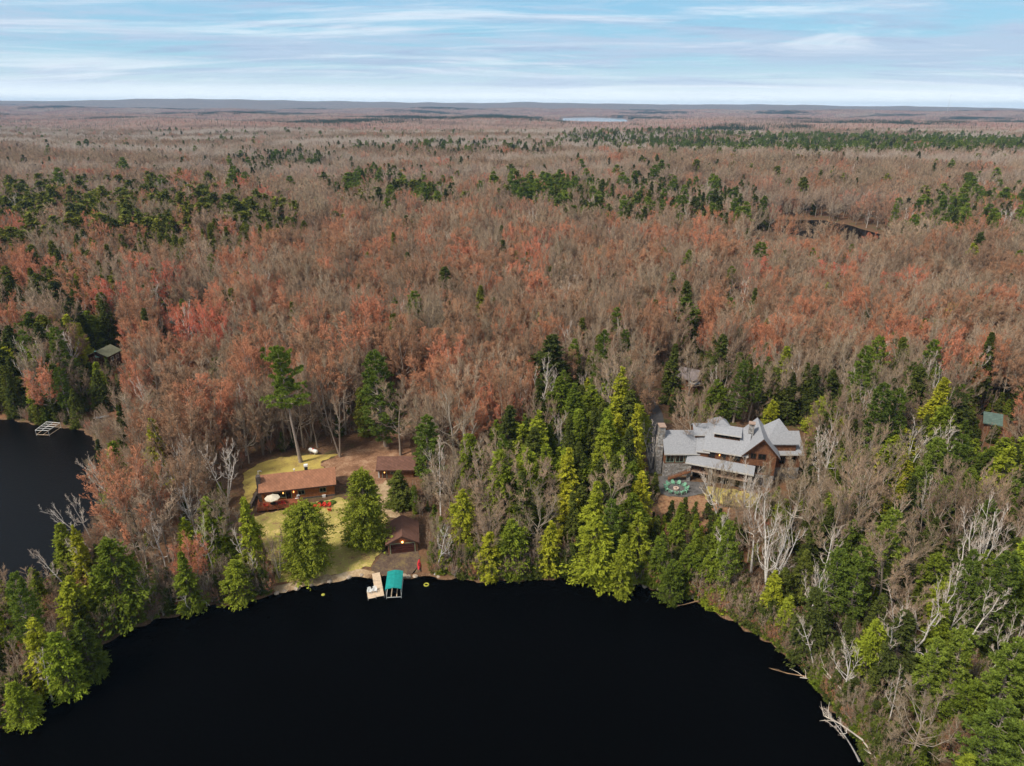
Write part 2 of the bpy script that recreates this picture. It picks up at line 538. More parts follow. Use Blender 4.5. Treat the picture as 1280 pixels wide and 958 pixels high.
for s in range(2):
    add_proto('birch', multi_stem(350 + s, 16, 3, W=3.2, base=.4, n1=7, n2=4, n3=4, n4=3, white=True, elmin=45, elmax=78, tw=.013), [M['birch'], M['birch_twig']], 16)
for s in range(2):
    add_proto('snag', bare_tree(380 + s, 18, 5.6, base=.42, n1=8, n2=4, n3=3, n4=3, white=True, elmin=42, elmax=80, tw=.013), [M['birch'], M['birch']], 18)
add_proto('snag', multi_stem(385, 20, 4, W=4.6, base=.35, n1=7, n2=4, n3=3, n4=3, white=True, elmin=50, elmax=80, tw=.013), [M['birch'], M['birch_twig']], 20)
for s in range(5):
    add_proto('cedar', cedar_tree(400 + s, 14, [7.4, 6.6, 8.4, 5.8, 7.6][s], shape=[.65, .8, .6, .75, .55][s], bulge=[1, 1, 1.05, 1, 1.1][s]), [M['bark_dark'], M['cedar']], 14)
for s in range(3):
    add_proto('hemlock', cedar_tree(450 + s, 18, [8.6, 7, 8][s], boughs=520, leaves=17, ls=.34, shape=[.7, .85, .6][s], droop=.5), [M['bark_dark'], M['hemlock']], 18)
for s in range(4):
    add_proto('pine', pine_tree(500 + s, 22, [9, 8, 10, 7.5][s], base=[.3, .2, .12, .35][s], whorls=[17, 18, 20, 15][s]), [M['bark_pine'], M['pine']], 22)
add_proto('tallpine', pine_tree(550, 30, 14.5, base=.50, whorls=13, per=5, tufts=30, needles=16, ns=.5, irr=.7), [M['bark_pine'], M['pine']], 30)
add_proto('lawncedar', cedar_tree(560, 17, 13.2, boughs=1300, leaves=26, ls=.28, shape=.52, base=.05, bulge=1.0), [M['bark_dark'], M['lawncedar']], 17)
add_proto('lawncedar', cedar_tree(561, 15, 12.0, boughs=1200, leaves=26, ls=.28, shape=.48, base=.03, bulge=1.05), [M['bark_dark'], M['lawncedar']], 15)
print('protos', time.time() - T0)


# ------------------------------------------------------------------ object helpers
def empty(name, loc, rotz=0., label=None, cat=None, group=None):
    o = bpy.data.objects.new(name, None); COL.objects.link(o)
    o.location = tuple(float(v) for v in loc); o.rotation_euler = (0, 0, rotz); o.empty_display_size = .5
    if label: o['label'] = label
    if cat: o['category'] = cat
    if group: o['group'] = group
    return o


def tag(o, label, cat, group=None):
    o['label'] = label; o['category'] = cat
    if group: o['group'] = group
    return o


def link(name, me, parent=None):
    o = bpy.data.objects.new(name, me); COL.objects.link(o)
    if parent is not None: o.parent = parent
    return o


class MB:
    def __init__(s): s.v = []; s.f = []

    def quad_box(s, c8):
        b = len(s.v); s.v += [tuple(map(float, p)) for p in c8]
        s.f += [tuple(b + i for i in q) for q in ((0, 3, 2, 1), (4, 5, 6, 7), (0, 1, 5, 4), (1, 2, 6, 5), (2, 3, 7, 6), (3, 0, 4, 7))]
        return s

    def box(s, x0, y0, z0, x1, y1, z1):
        return s.quad_box([(x0, y0, z0), (x1, y0, z0), (x1, y1, z0), (x0, y1, z0), (x0, y0, z1), (x1, y0, z1), (x1, y1, z1), (x0, y1, z1)])

    def prism(s, prof, x0, x1, axis='x'):
        """profile (y,z) points extruded along x (or (x,z) along y)"""
        b = len(s.v); n = len(prof)
        for x in (x0, x1):
            for a, z in prof:
                s.v.append((x, a, z) if axis == 'x' else (a, x, z))
        s.f.append(tuple(b + i for i in range(n))); s.f.append(tuple(b + n + i for i in reversed(range(n))))
        for i in range(n):
            s.f.append((b + i, b + n + i, b + n + (i + 1) % n, b + (i + 1) % n))
        return s

    def tube(s, pts, r, sides=6):
        r = [r] * len(pts) if np.isscalar(r) else r
        V, Q = path_tube(pts, r, sides)
        b = len(s.v); s.v += [tuple(map(float, p)) for p in V]; s.f += [tuple(int(i) + b for i in q) for q in Q]
        s.f.append(tuple(b + i for i in range(sides))); m = len(V) - sides
        s.f.append(tuple(b + m + i for i in reversed(range(sides))))
        return s

    def lathe(s, prof, n=16, cx=0, cy=0):
        b = len(s.v)
        for r, z in prof:
            for k in range(n):
                a = 2 * math.pi * k / n; s.v.append((cx + r * math.cos(a), cy + r * math.sin(a), z))
        for i in range(len(prof) - 1):
            for k in range(n):
                s.f.append((b + i * n + k, b + i * n + (k + 1) % n, b + (i + 1) * n + (k + 1) % n, b + (i + 1) * n + k))
        s.f.append(tuple(b + k for k in reversed(range(n)))); s.f.append(tuple(b + (len(prof) - 1) * n + k for k in range(n)))
        return s

    def build(s, name, material, parent=None, fix=True):
        me = bpy.data.meshes.new(name); me.from_pydata(s.v, [], s.f)
        me.materials.append(material)
        if fix:
            import bmesh
            bm = bmesh.new(); bm.from_mesh(me); bmesh.ops.recalc_face_normals(bm, faces=bm.faces); bm.to_mesh(me); bm.free()
        return link(name, me, parent)


def copy_tree(o, loc, rotz, label=None, sc=None):
    r = o.copy(); COL.objects.link(r); r.location = tuple(map(float, loc)); r.rotation_euler = (0, 0, rotz)
    if sc: r.scale = (sc,) * 3
    if label: r['label'] = label
    for ch in o.children:
        c = ch.copy(); COL.objects.link(c); c.parent = r
        for g in ch.children:
            d = g.copy(); COL.objects.link(d); d.parent = c
    return r

# ================================================================== SETTING
def axis(lo, hi, step, far_lo, far_hi, g=1.035):
    a = list(np.arange(lo, hi + step * .5, step))
    s = step; x = a[-1]
    while x < far_hi:
        s *= g; x += s; a.append(x)
    s = step; x = a[0]; left = []
    while x > far_lo:
        s *= g; x -= s; left.append(x)
    return np.array(left[::-1] + a)


gx = axis(-170, 170, 1.1, -15000, 15000, 1.045)
gy = axis(20, 230, 1.0, -60, 15500, 1.028)
GX, GY = np.meshgrid(gx, gy)
wd = np.full(GX.shape, 1e9)
for w in WATERS:
    lo, hi = w.min(0) - 400, w.max(0) + 400
    m = (GX > lo[0]) & (GX < hi[0]) & (GY > lo[1]) & (GY < hi[1])
    dd = np.full(GX.shape, 400.); dd[m] = sdf(w, GX[m], GY[m]); wd = np.minimum(wd, dd)
GZ = height(GX, GY, wd)


def grid_mesh(name, X, Y, Z, mats):
    ny, nx = X.shape
    V = np.column_stack([X.ravel(), Y.ravel(), Z.ravel()])
    i, j = np.meshgrid(np.arange(nx - 1), np.arange(ny - 1))
    b = (j * nx + i).ravel()
    me = mesh_from(name, [(V, np.stack([b, b + 1, b + nx + 1, b + nx], 1), 0)], mats)
    me.polygons.foreach_set('use_smooth', np.ones(len(me.polygons), bool))
    return me


# ground: leaf litter, mossy patches, bare soil and pebbles at the water's edge
m, nt, b = mat('forest_floor')
pos = geopos(nt)
n1 = noise(nt, pos, .22, 6, .6); n2 = noise(nt, pos, 1.9, 5, .65); n3 = noise(nt, pos, .035, 3)
c = ramp(nt, n2, [(.25, (.06, .036, .022)), (.5, (.13, .072, .04)), (.75, (.22, .125, .065))])
c = mix(nt, ramp(nt, n1, [(.52, (0, 0, 0)), (.66, (1, 1, 1))]), c, (.09, .085, .03))
c = mix(nt, ramp(nt, n3, [(.5, (0, 0, 0)), (.7, (.6, .6, .6))]), c, (.30, .13, .055))
sp = N(nt, 'ShaderNodeSeparateXYZ'); L(nt, pos, sp.inputs[0])
zz = mth(nt, 'ADD', sp.outputs[2], mth(nt, 'MULTIPLY', mth(nt, 'SUBTRACT', n2, .5), .35))
edge = ramp(nt, zz, [(.0, (.9, .9, .9)), (.16, (.6, .6, .6)), (.32, (0, 0, 0))])
c = mix(nt, edge, c, ramp(nt, noise(nt, pos, 3.5, 4), [(.35, (.08, .045, .025)), (.6, (.22, .13, .07)), (.72, (.42, .32, .22))]))
ln = N(nt, 'ShaderNodeVectorMath', operation='LENGTH'); L(nt, pos, ln.inputs[0])
fm = N(nt, 'ShaderNodeMapRange'); L(nt, ln.outputs['Value'], fm.inputs[0]); fm.inputs[1].default_value = 2500; fm.inputs[2].default_value = 7000
stretch = N(nt, 'ShaderNodeMapping'); L(nt, pos, stretch.inputs[0]); stretch.inputs['Scale'].default_value = (.0012, .0035, 1)
fc = ramp(nt, noise(nt, stretch.outputs[0], 1., 8, .68), [(.3, (.05, .055, .035)), (.42, (.12, .10, .075)), (.52, (.24, .17, .13)), (.62, (.15, .11, .085)), (.75, (.32, .26, .2))])
c = mix(nt, fm.outputs[0], c, fc)
L(nt, c, b.inputs['Base Color']); bump(nt, b, n2, .25, .8)
M['ground'] = m
g = link('ground', grid_mesh('ground', GX, GY, GZ, [m])); g['kind'] = 'structure'
g['label'] = 'leaf strewn forest floor running from the lake shore to the distant hills'; g['category'] = 'ground'

# water
m, nt, b = mat('lake_water')
pos = geopos(nt)
b.inputs['Base Color'].default_value = (.0010, .0009, .0008, 1); b.inputs['Specular Tint'].default_value = (1, .86, .72, 1)
b.inputs['Roughness'].default_value = .10; b.inputs['Specular IOR Level'].default_value = .008
wv = noise(nt, pos, .8, 4, .6); bump(nt, b, wv, .25, .30)
M['water'] = m


def water(name, w, label, margin=6, material=None):
    lo, hi = w.min(0) - margin, w.max(0) + margin
    me = bpy.data.meshes.new(name)
    me.from_pydata([(lo[0], lo[1], 0), (hi[0], lo[1], 0), (hi[0], hi[1], 0), (lo[0], hi[1], 0)], [], [(0, 1, 2, 3)])
    me.materials.append(material or M['water'])
    o = link(name, me); o['kind'] = 'structure'; o['label'] = label; o['category'] = 'water'
    return o


# one sheet over the near lake and its bay (they share their level), one for each farther water
water('lake_water', np.vstack([LAKE, BAY]), 'still black lake water in front of and beside the wooded point', 2)
# the bay behind the point is ruffled by wind and greyer: its own sheet, 4 mm higher
mb_, ntb, bb = mat('ruffled_water'); bb.inputs['Base Color'].default_value = (.0025, .0025, .0028, 1); bb.inputs['Roughness'].default_value = .2; bb.inputs['Specular IOR Level'].default_value = .10
bump(ntb, bb, noise(ntb, geopos(ntb), 1.6, 4, .65), .3, .6)
cen = BAY.mean(0); be = cen + (BAY - cen) * 1.02
me = bpy.data.meshes.new('bay_water'); me.from_pydata([(x, y, .004) for x, y in be], [], [tuple(range(len(be)))]); me.materials.append(mb_)
o = link('bay_water', me); o['kind'] = 'structure'; o['label'] = 'wind ruffled grey water of the bay behind the wooded point'; o['category'] = 'water'
water('pond_water', POND, 'dark pond lying open in the woods beyond the near forest')
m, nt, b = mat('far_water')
b.inputs['Base Color'].default_value = (.42, .44, .46, 1); b.inputs['Roughness'].default_value = .12; b.inputs['Specular IOR Level'].default_value = .5  # pale base colour paints in the reflection of the bright horizon sky
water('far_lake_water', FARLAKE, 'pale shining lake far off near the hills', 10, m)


def sheet(name, polygon, material, dz=.05, step=.6, label=None, wob=.35):
    lo, hi = polygon.min(0) - 1, polygon.max(0) + 1
    xs = np.arange(lo[0], hi[0], step); ys = np.arange(lo[1], hi[1], step)
    X, Y = np.meshgrid(xs, ys)
    w = lambda X, Y: sdf(polygon, X, Y) + wob * np.sin(X * 1.7 + np.sin(Y * 2.1)) * np.sin(Y * 1.3 + 1)
    d = w(X, Y); ny, nx = X.shape
    i, j = np.meshgrid(np.arange(nx - 1), np.arange(ny - 1))
    b = (j * nx + i).ravel(); q = np.stack([b, b + 1, b + nx + 1, b + nx], 1)
    dr = d.ravel(); keep = (dr[q] < 0).any(1); q = q[keep]
    x, y = X.ravel().copy(), Y.ravel().copy()
    out = dr > 0
    for _ in range(2):      # pull rim vertices onto the outline
        dd = w(x, y); e = .05
        gxx = (w(x + e, y) - dd) / e; gyy = (w(x, y + e) - dd) / e; gn = gxx ** 2 + gyy ** 2 + 1e-6
        x = np.where(out, x - dd * gxx / gn, x); y = np.where(out, y - dd * gyy / gn, y)
    used = np.unique(q); remap = np.full(len(x), -1); remap[used] = np.arange(len(used))
    x, y = x[used], y[used]
    # height of the ground mesh itself (bilinear), so the sheet never dips under it
    ix = np.clip(np.searchsorted(gx, x) - 1, 0, len(gx) - 2); iy = np.clip(np.searchsorted(gy, y) - 1, 0, len(gy) - 2)
    tx = (x - gx[ix]) / (gx[ix + 1] - gx[ix]); ty = (y - gy[iy]) / (gy[iy + 1] - gy[iy])
    z = (GZ[iy, ix] * (1 - tx) + GZ[iy, ix + 1] * tx) * (1 - ty) + (GZ[iy + 1, ix] * (1 - tx) + GZ[iy + 1, ix + 1] * tx) * ty
    me = mesh_from(name, [(np.column_stack([x, y, z + dz]), remap[q], 0)], [material])
    o = link(name, me); o['kind'] = 'structure'; o['label'] = label; o['category'] = name.split('_')[-1]
    return o


def gpoly(pts): return np.array([Pg(u, v)[:2] for u, v in pts])


def soil(name, stops, sc=.5, sc2=3.):
    m, nt, b = mat(name)
    pos = geopos(nt)
    f = mth(nt, 'ADD', mth(nt, 'MULTIPLY', noise(nt, pos, sc, 5, .6), .6), mth(nt, 'MULTIPLY', noise(nt, pos, sc2, 4, .6), .4))
    L(nt, ramp(nt, f, stops), b.inputs['Base Color']); bump(nt, b, noise(nt, pos, sc2 * 2, 3), .05, .6)
    return m


M['lawn'] = soil('spring_lawn', [(.36, (.22, .13, .06)), (.43, (.38, .28, .10)), (.49, (.32, .29, .07)), (.55, (.50, .38, .12)), (.62, (.56, .42, .18))], .45, 2.8)
M['backlawn'] = soil('yellow_grass', [(.34, (.26, .17, .07)), (.46, (.42, .31, .09)), (.58, (.52, .40, .10)), (.66, (.40, .36, .09))], .4, 2.5)
M['dirt'] = soil('gravel_drive', [(.38, (.16, .08, .045)), (.5, (.28, .15, .085)), (.62, (.42, .26, .16))], .35, 2.5)
M['ramp'] = soil('boat_ramp_dirt', [(.38, (.07, .045, .035)), (.5, (.12, .08, .055)), (.62, (.18, .13, .06))], .5, 2.5)
M['asphalt'] = soil('asphalt', [(.3, (.075, .07, .07)), (.7, (.125, .115, .11))], .3, 4)
M['patio'] = soil('slate_patio', [(.4, (.07, .066, .064)), (.6, (.15, .14, .135))], .7, 3)
M['rust'] = soil('rust_leaves', [(.38, (.13, .065, .03)), (.47, (.24, .12, .065)), (.54, (.34, .19, .10)), (.62, (.22, .16, .08))], 1.6, 7)
M['sand'] = soil('shore_sand', [(.35, (.22, .14, .08)), (.5, (.40, .28, .16)), (.65, (.55, .43, .28))], .6, 3)

DRIVE = gpoly([(400, 580), (425, 568), (455, 556), (478, 546), (500, 526), (512, 512), (528, 508), (520, 530), (512, 555), (515, 572), (495, 590), (478, 604), (462, 612), (440, 606), (428, 606), (416, 596)])
LAWN = gpoly([(316, 646), (350, 638), (385, 630), (425, 622), (478, 640), (487, 660), (478, 690), (462, 708), (440, 718), (400, 724), (368, 730), (347, 728), (335, 700), (325, 670)])
BACK = gpoly([(306, 612), (304, 592), (326, 578), (352, 572), (385, 569), (424, 568), (402, 577), (408, 587), (360, 592), (326, 599), (316, 620), (318, 640), (306, 640)])
SIDE = gpoly([(470, 604), (482, 600), (496, 612), (490, 636), (500, 645), (515, 650), (525, 672), (520, 690), (500, 655), (478, 640), (470, 625)])
RAMP = gpoly([(478, 690), (522, 690), (528, 714), (515, 719), (470, 717), (464, 714)])
SAND = gpoly([(338, 734), (370, 728), (420, 717), (455, 711), (470, 716), (462, 722), (430, 727), (380, 736), (345, 745)])
GRANDDRIVE = gpoly([(796, 470), (812, 468), (818, 478), (812, 492), (822, 506), (829, 520), (832, 560), (826, 592), (812, 592), (806, 560), (806, 525), (806, 505), (798, 490)])
PATIO = gpoly([(823, 596), (838, 592), (862, 602), (885, 604), (882, 616), (860, 622), (835, 621), (823, 616)])
STRIP = gpoly([(880, 608), (945, 616), (955, 626), (940, 636), (905, 632), (880, 624)])
RUST = gpoly([(822, 620), (880, 620), (906, 634), (940, 640), (960, 650), (955, 668), (900, 660), (870, 655), (840, 668), (826, 655)])
sheet('lawn_path', SIDE, M['sand'], .035, label='worn sandy path between the shed and the boathouse')['category'] = 'path'
sheet('lawn', LAWN, M['lawn'], .05, wob=.4, label='green and straw mottled lawn sloping from the red roofed cabin to the water')
sheet('back_lawn', BACK, M['backlawn'], .05, wob=.4, label='straw yellow grass behind the red roofed cabin')
sheet('driveway', DRIVE, M['dirt'], .07, label='brown gravel drive curving from the woods to the red roofed cabin')
sheet('boat_ramp', RAMP, M['ramp'], .06, label='dark dirt ramp between the boathouse door and the dock')['category'] = 'ramp'
sheet('beach', SAND, M['sand'], .075, label='tan stony strip of beach at the foot of the lawn')
sheet('asphalt_driveway', GRANDDRIVE, M['asphalt'], .05, wob=.05, label='grey asphalt drive leading down beside the stone lodge')
sheet('patio', PATIO, M['patio'], .07, wob=.1, label='dark slate patio around the ring of green chairs')
sheet('lodge_lawn', STRIP, M['lawn'], .045, label='yellow grass strip below the stone wall of the lodge')
sheet('leaf_slope', RUST, M['rust'], .03, label='rust coloured leafy slope below the patio')['category'] = 'slope'

# ================================================================== SKY AND LIGHT
SUN_EL, SUN_AZ = rad(50), rad(236)     # azimuth clockwise from +Y
W = bpy.data.worlds.new('World'); SC.world = W; W.use_nodes = True
nt = W.node_tree; bg = nt.nodes['Background']
sky = N(nt, 'ShaderNodeTexSky', sky_type='NISHITA'); sky.sun_disc = False
sky.sun_elevation = SUN_EL; sky.sun_rotation = SUN_AZ; sky.air_density = 1.2; sky.dust_density = 1.5
tc = N(nt, 'ShaderNodeTexCoord'); sp = N(nt, 'ShaderNodeSeparateXYZ'); L(nt, tc.outputs['Generated'], sp.inputs[0])
z = mth(nt, 'MAXIMUM', sp.outputs[2], 0.0)
# clouds lie on a level sheet: its coordinates are direction / (height + a little)
inv = mth(nt, 'DIVIDE', 1.0, mth(nt, 'ADD', z, .07))
cb = N(nt, 'ShaderNodeCombineXYZ'); L(nt, mth(nt, 'MULTIPLY', sp.outputs[0], inv), cb.inputs[0]); L(nt, mth(nt, 'MULTIPLY', sp.outputs[1], inv), cb.inputs[1])


def cloud(sx, sy, ox, oy, scale, detail, rough, a, b_, dist=0., rot=0.):
    mp = N(nt, 'ShaderNodeMapping'); L(nt, cb.outputs[0], mp.inputs[0])
    mp.inputs['Scale'].default_value = (sx, sy, 1); mp.inputs['Location'].default_value = (ox, oy, 0); mp.inputs['Rotation'].default_value = (0, 0, rot)
    f = noise(nt, mp.outputs[0], scale, detail, rough, dist)
    r = N(nt, 'ShaderNodeMapRange', interpolation_type='SMOOTHSTEP'); L(nt, f, r.inputs[0]); r.inputs[1].default_value = a; r.inputs[2].default_value = b_
    return r.outputs[0]


base = ramp(nt, z, [(0, (8.2, 8.9, 9.2)), (.012, (7.6, 8.6, 9.2)), (.03, (5.2, 7.4, 8.8)), (.07, (2.9, 6.1, 8.2)), (.13, (2.2, 5.2, 7.8)), (.5, (3.2, 4.6, 6.8))])
c = mix(nt, .25, base, sky.outputs[0])
grey = cloud(.34, .60, 3.1, 1.7, .80, 8, .62, .46, .60, .5)
c = mix(nt, mth(nt, 'MULTIPLY', grey, .92), c, (4.4, 5.5, 7.0))
grey2 = cloud(.4, 1.5, 8.3, 4.2, 1.3, 8, .62, .50, .66, .7, .04)
c = mix(nt, mth(nt, 'MULTIPLY', grey2, .6), c, (3.5, 4.4, 6.2))
fine = cloud(.55, .9, 5.3, 2.2, 2.4, 8, .65, .40, .66, .8)
c = mix(nt, mth(nt, 'MULTIPLY', fine, .45), c, (4.6, 5.9, 7.5))
wht = cloud(.32, .72, 2.3, 7.7, .85, 10, .66, .46, .70, 1.6, -.05)
c = mix(nt, mth(nt, 'MULTIPLY', wht, .62), c, (8.2, 8.7, 9.2))
hz = ramp(nt, z, [(0, (1, 1, 1)), (.010, (.9, .9, .9)), (.028, (.15, .15, .15)), (.05, (0, 0, 0))])
c = mix(nt, hz, c, (11.2, 12.0, 12.2))
up = ramp(nt, z, [(.14, (0, 0, 0)), (.4, (1, 1, 1))])
c = mix(nt, mth(nt, 'MULTIPLY', up, .75), c, (3.9, 3.9, 3.95))
L(nt, c, bg.inputs[0]); bg.inputs[1].default_value = .071
sd = bpy.data.lights.new('sun', 'SUN'); sd.energy = 2.6; sd.angle = rad(10); sd.color = (1, .925, .81)
so = bpy.data.objects.new('sun', sd); COL.objects.link(so)
dv = mathutils.Vector((math.sin(SUN_AZ) * math.cos(SUN_EL), math.cos(SUN_AZ) * math.cos(SUN_EL), math.sin(SUN_EL)))
so.rotation_euler = dv.to_track_quat('Z', 'Y').to_euler(); so.location = dv * 300
SC.view_settings.view_transform = 'Standard'; SC.view_settings.look = 'None'; SC.view_settings.exposure = .74; SC.view_settings.gamma = 1
SC.view_settings.use_curve_mapping = False
SC.render.film_transparent = False
SC.cycles.max_bounces = 5; SC.cycles.diffuse_bounces = 3; SC.cycles.glossy_bounces = 3; SC.cycles.transmission_bounces = 4; SC.cycles.transparent_max_bounces = 4
SC.cycles.use_denoising = True
SC.cycles.denoising_prefilter = 'ACCURATE'; SC.cycles.denoising_input_passes = 'RGB_ALBEDO_NORMAL'
print('setting', time.time() - T0)
# ================================================================== AIR
m = bpy.data.materials.new('haze'); m.use_nodes = True; nt = m.node_tree
nt.nodes.remove(nt.nodes['Principled BSDF'])
pv = N(nt, 'ShaderNodeVolumePrincipled'); pv.inputs['Color'].default_value = (.40, .66, 1, 1); pv.inputs['Density'].default_value = HAZE
pv.inputs['Anisotropy'].default_value = .0
L(nt, pv.outputs[0], nt.nodes['Material Output'].inputs['Volume'])
hz_o = MB().box(-16500, -400, -3.0, 16500, 17500, 215).build('haze', m); hz_o['kind'] = 'stuff'
hz_o['label'] = 'thin blue air lying over the far woods'; hz_o['category'] = 'haze'
SC.cycles.volume_bounces = 0

# ================================================================== BUILDING MATERIALS
def shingles(name, col, var=.3, row=.28):
    m, nt, b = mat(name)
    mp = N(nt, 'ShaderNodeMapping'); L(nt, geopos(nt), mp.inputs[0]); mp.inputs['Rotation'].default_value = (rad(35), 0, rad(12))
    br = N(nt, 'ShaderNodeTexBrick'); L(nt, mp.outputs[0], br.inputs[0]); br.inputs['Scale'].default_value = 1
    br.inputs['Brick Width'].default_value = .55; br.inputs['Row Height'].default_value = row; br.inputs['Mortar Size'].default_value = .02
    br.inputs['Color1'].default_value = (*(c * (1 - var) for c in col), 1); br.inputs['Color2'].default_value = (*(min(1, c * (1 + var)) for c in col), 1)
    br.inputs['Mortar'].default_value = (*(c * .5 for c in col), 1); br.inputs['Bias'].default_value = 0
    st = noise(nt, geopos(nt), .9, 5, .65)
    c = mix(nt, .5, br.outputs[0], ramp(nt, st, [(.3, tuple(c * .65 for c in col)), (.7, tuple(min(1, c * 1.3) for c in col))]))
    L(nt, c, b.inputs['Base Color']); bump(nt, b, br.outputs['Fac'], .03, -.4)
    return m


def siding(name, col, period=.22, depth=.04):
    m, nt, b = mat(name)
    pos = geopos(nt); sp = N(nt, 'ShaderNodeSeparateXYZ'); L(nt, pos, sp.inputs[0])
    w = mth(nt, 'PINGPONG', sp.outputs[2], period)
    w = mth(nt, 'DIVIDE', w, period)
    n_ = noise(nt, pos, 2.2, 6, .7)
    c = ramp(nt, n_, [(.3, tuple(x * .55 for x in col)), (.5, col), (.7, tuple(min(1, x * 1.5) for x in col))])
    c = mix(nt, ramp(nt, w, [(0, (.7, .7, .7)), (.18, (0, 0, 0))]), c, tuple(x * .35 for x in col))
    L(nt, c, b.inputs['Base Color']); bump(nt, b, w, depth, .8)
    return m


def stonework(name, cols, scale=2.6):
    m, nt, b = mat(name)
    v = N(nt, 'ShaderNodeTexVoronoi', feature='F1'); v.inputs['Scale'].default_value = scale; L(nt, geopos(nt), v.inputs['Vector'])
    sp = N(nt, 'ShaderNodeSeparateColor'); L(nt, v.outputs['Color'], sp.inputs[0])
    c = ramp(nt, sp.outputs[0], [(i / (len(cols) - 1), c) for i, c in enumerate(cols)])
    v2 = N(nt, 'ShaderNodeTexVoronoi', feature='DISTANCE_TO_EDGE'); v2.inputs['Scale'].default_value = scale; L(nt, geopos(nt), v2.inputs['Vector'])
    c = mix(nt, ramp(nt, v2.outputs['Distance'], [(0, (1, 1, 1)), (.06, (0, 0, 0))]), c, (.10, .095, .09))
    L(nt, c, b.inputs['Base Color']); bump(nt, b, v2.outputs['Distance'], .08, .8)
    return m


M['roof_grey'] = simple('pale_grey_shingles', (.30, .305, .325), .8, .25, 5)
M['roof_rust'] = shingles('rust_brown_shingles', (.33, .15, .085), .22)
M['roof_brown'] = shingles('dark_brown_shingles', (.16, .078, .055), .25)
M['roof_mauve'] = shingles('mauve_grey_shingles', (.20, .165, .16), .2)
M['roof_teal'] = simple('teal_metal_roof', (.10, .27, .23), .6, .2, 1.5)
M['roof_green'] = shingles('green_grey_shingles', (.10, .15, .13), .2)
M['roof_olive'] = shingles('mossy_shingles', (.17, .17, .11), .25)
M['log'] = siding('stained_logs', (.34, .125, .04), .20)
M['brownwood'] = siding('brown_siding', (.20, .088, .045), .14)
M['darkwood'] = siding('dark_siding', (.085, .038, .022), .2)
M['stone'] = stonework('fieldstone', [(.16, .15, .145), (.34, .32, .30), (.24, .20, .17), (.48, .46, .43), (.28, .27, .27)])
M['darkstone'] = stonework('dark_fieldstone', [(.06, .045, .04), (.16, .12, .10), (.10, .08, .07), (.22, .17, .14)], 3.2)
M['deckwood'] = siding('red_stained_deck', (.26, .085, .04), .14, .01)
M['trim'] = simple('olive_trim', (.24, .25, .15), .6, .12)
M['trimgreen'] = simple('pale_green_trim', (.26, .31, .24), .6, .1)
M['fascia'] = simple('pale_fascia', (.55, .53, .50), .6, .1)
M['darkfascia'] = simple('dark_fascia', (.07, .035, .025), .6, .2)
M['dark'] = simple('dark_interior', (.012, .010, .009), .9, .2)
M['white'] = simple('white_paint', (.78, .77, .74), .5, .06)
M['cream'] = simple('cream_canvas', (.70, .62, .48), .8, .08)
M['red'] = simple('red_plastic', (.62, .045, .03), .45, .12)
M['pinkred'] = simple('pink_red_hull', (.70, .04, .055), .35, .1)
M['mint'] = simple('mint_green_plastic', (.24, .50, .34), .5, .1)
M['teal'] = simple('teal_canvas', (.012, .26, .24), .7, .15, 1.5)
M['alu'] = simple('aluminium_tube', (.55, .55, .54), .45, .12, metal=.3)
M['dockwood'] = simple('dock_boards', (.66, .50, .35), .8, .15, 2)
M['copper'] = simple('bronze_cap', (.36, .25, .19), .5, .2)
M['metalblack'] = simple('black_metal', (.02, .02, .02), .5, .1)
M['concrete'] = simple('concrete', (.30, .29, .27), .9, .15)
M['bush'] = simple('boxwood', (.17, .25, .04), .9, .4, 14)
M['darkbush'] = simple('dark_boxwood', (.03, .07, .02), .9, .5, 14)
M['blue'] = simple('blue_tarpaulin', (.07, .09, .42), .7, .2)
M['yellowpl'] = simple('yellow_green_float', (.42, .40, .06), .5, .15)
M['charcoal'] = simple('charcoal', (.03, .028, .027), .8, .2)
M['pinkstone'] = simple('pinkish_stone', (.60, .46, .38), .8, .15)
M['deadwood'] = simple('bleached_wood', (.55, .48, .40), .9, .25, 2)
M['brushwood'] = simple('brown_driftwood', (.30, .19, .11), .9, .3, 2)
m, nt, b = mat('window_glass'); b.inputs['Base Color'].default_value = (.012, .014, .013, 1); b.inputs['Roughness'].default_value = .08; b.inputs['Specular IOR Level'].default_value = .5
M['glass'] = m


def lamp(name, col, st):
    m, nt, b = mat(name); b.inputs['Base Color'].default_value = (*col, 1)
    b.inputs['Emission Color'].default_value = (*col, 1); b.inputs['Emission Strength'].default_value = st
    return m


M['lamp'] = lamp('lit_amber_lamp', (1, .42, .10), 9.)
M['lampsoft'] = lamp('amber_lantern', (1, .45, .12), 1.6)


class LF:
    """a frame on the ground: s along the front (A to B), t back from it, z up"""
    def __init__(s, A, B, root=(0, 0, 0)):
        s.A = np.array(A[:2], float); d = np.array(B[:2], float) - s.A; s.len = np.linalg.norm(d); s.d = d / s.len
        s.n = np.array([-s.d[1], s.d[0]]); s.o = np.array(root, float)

    def w(s, p):
        q = s.A + s.d * p[0] + s.n * p[1]
        return (q[0] - s.o[0], q[1] - s.o[1], p[2] - s.o[2])

    def make(s, mb, name, material, parent=None):
        mb.v = [s.w(p) for p in mb.v]
        return mb.build(name, material, parent)


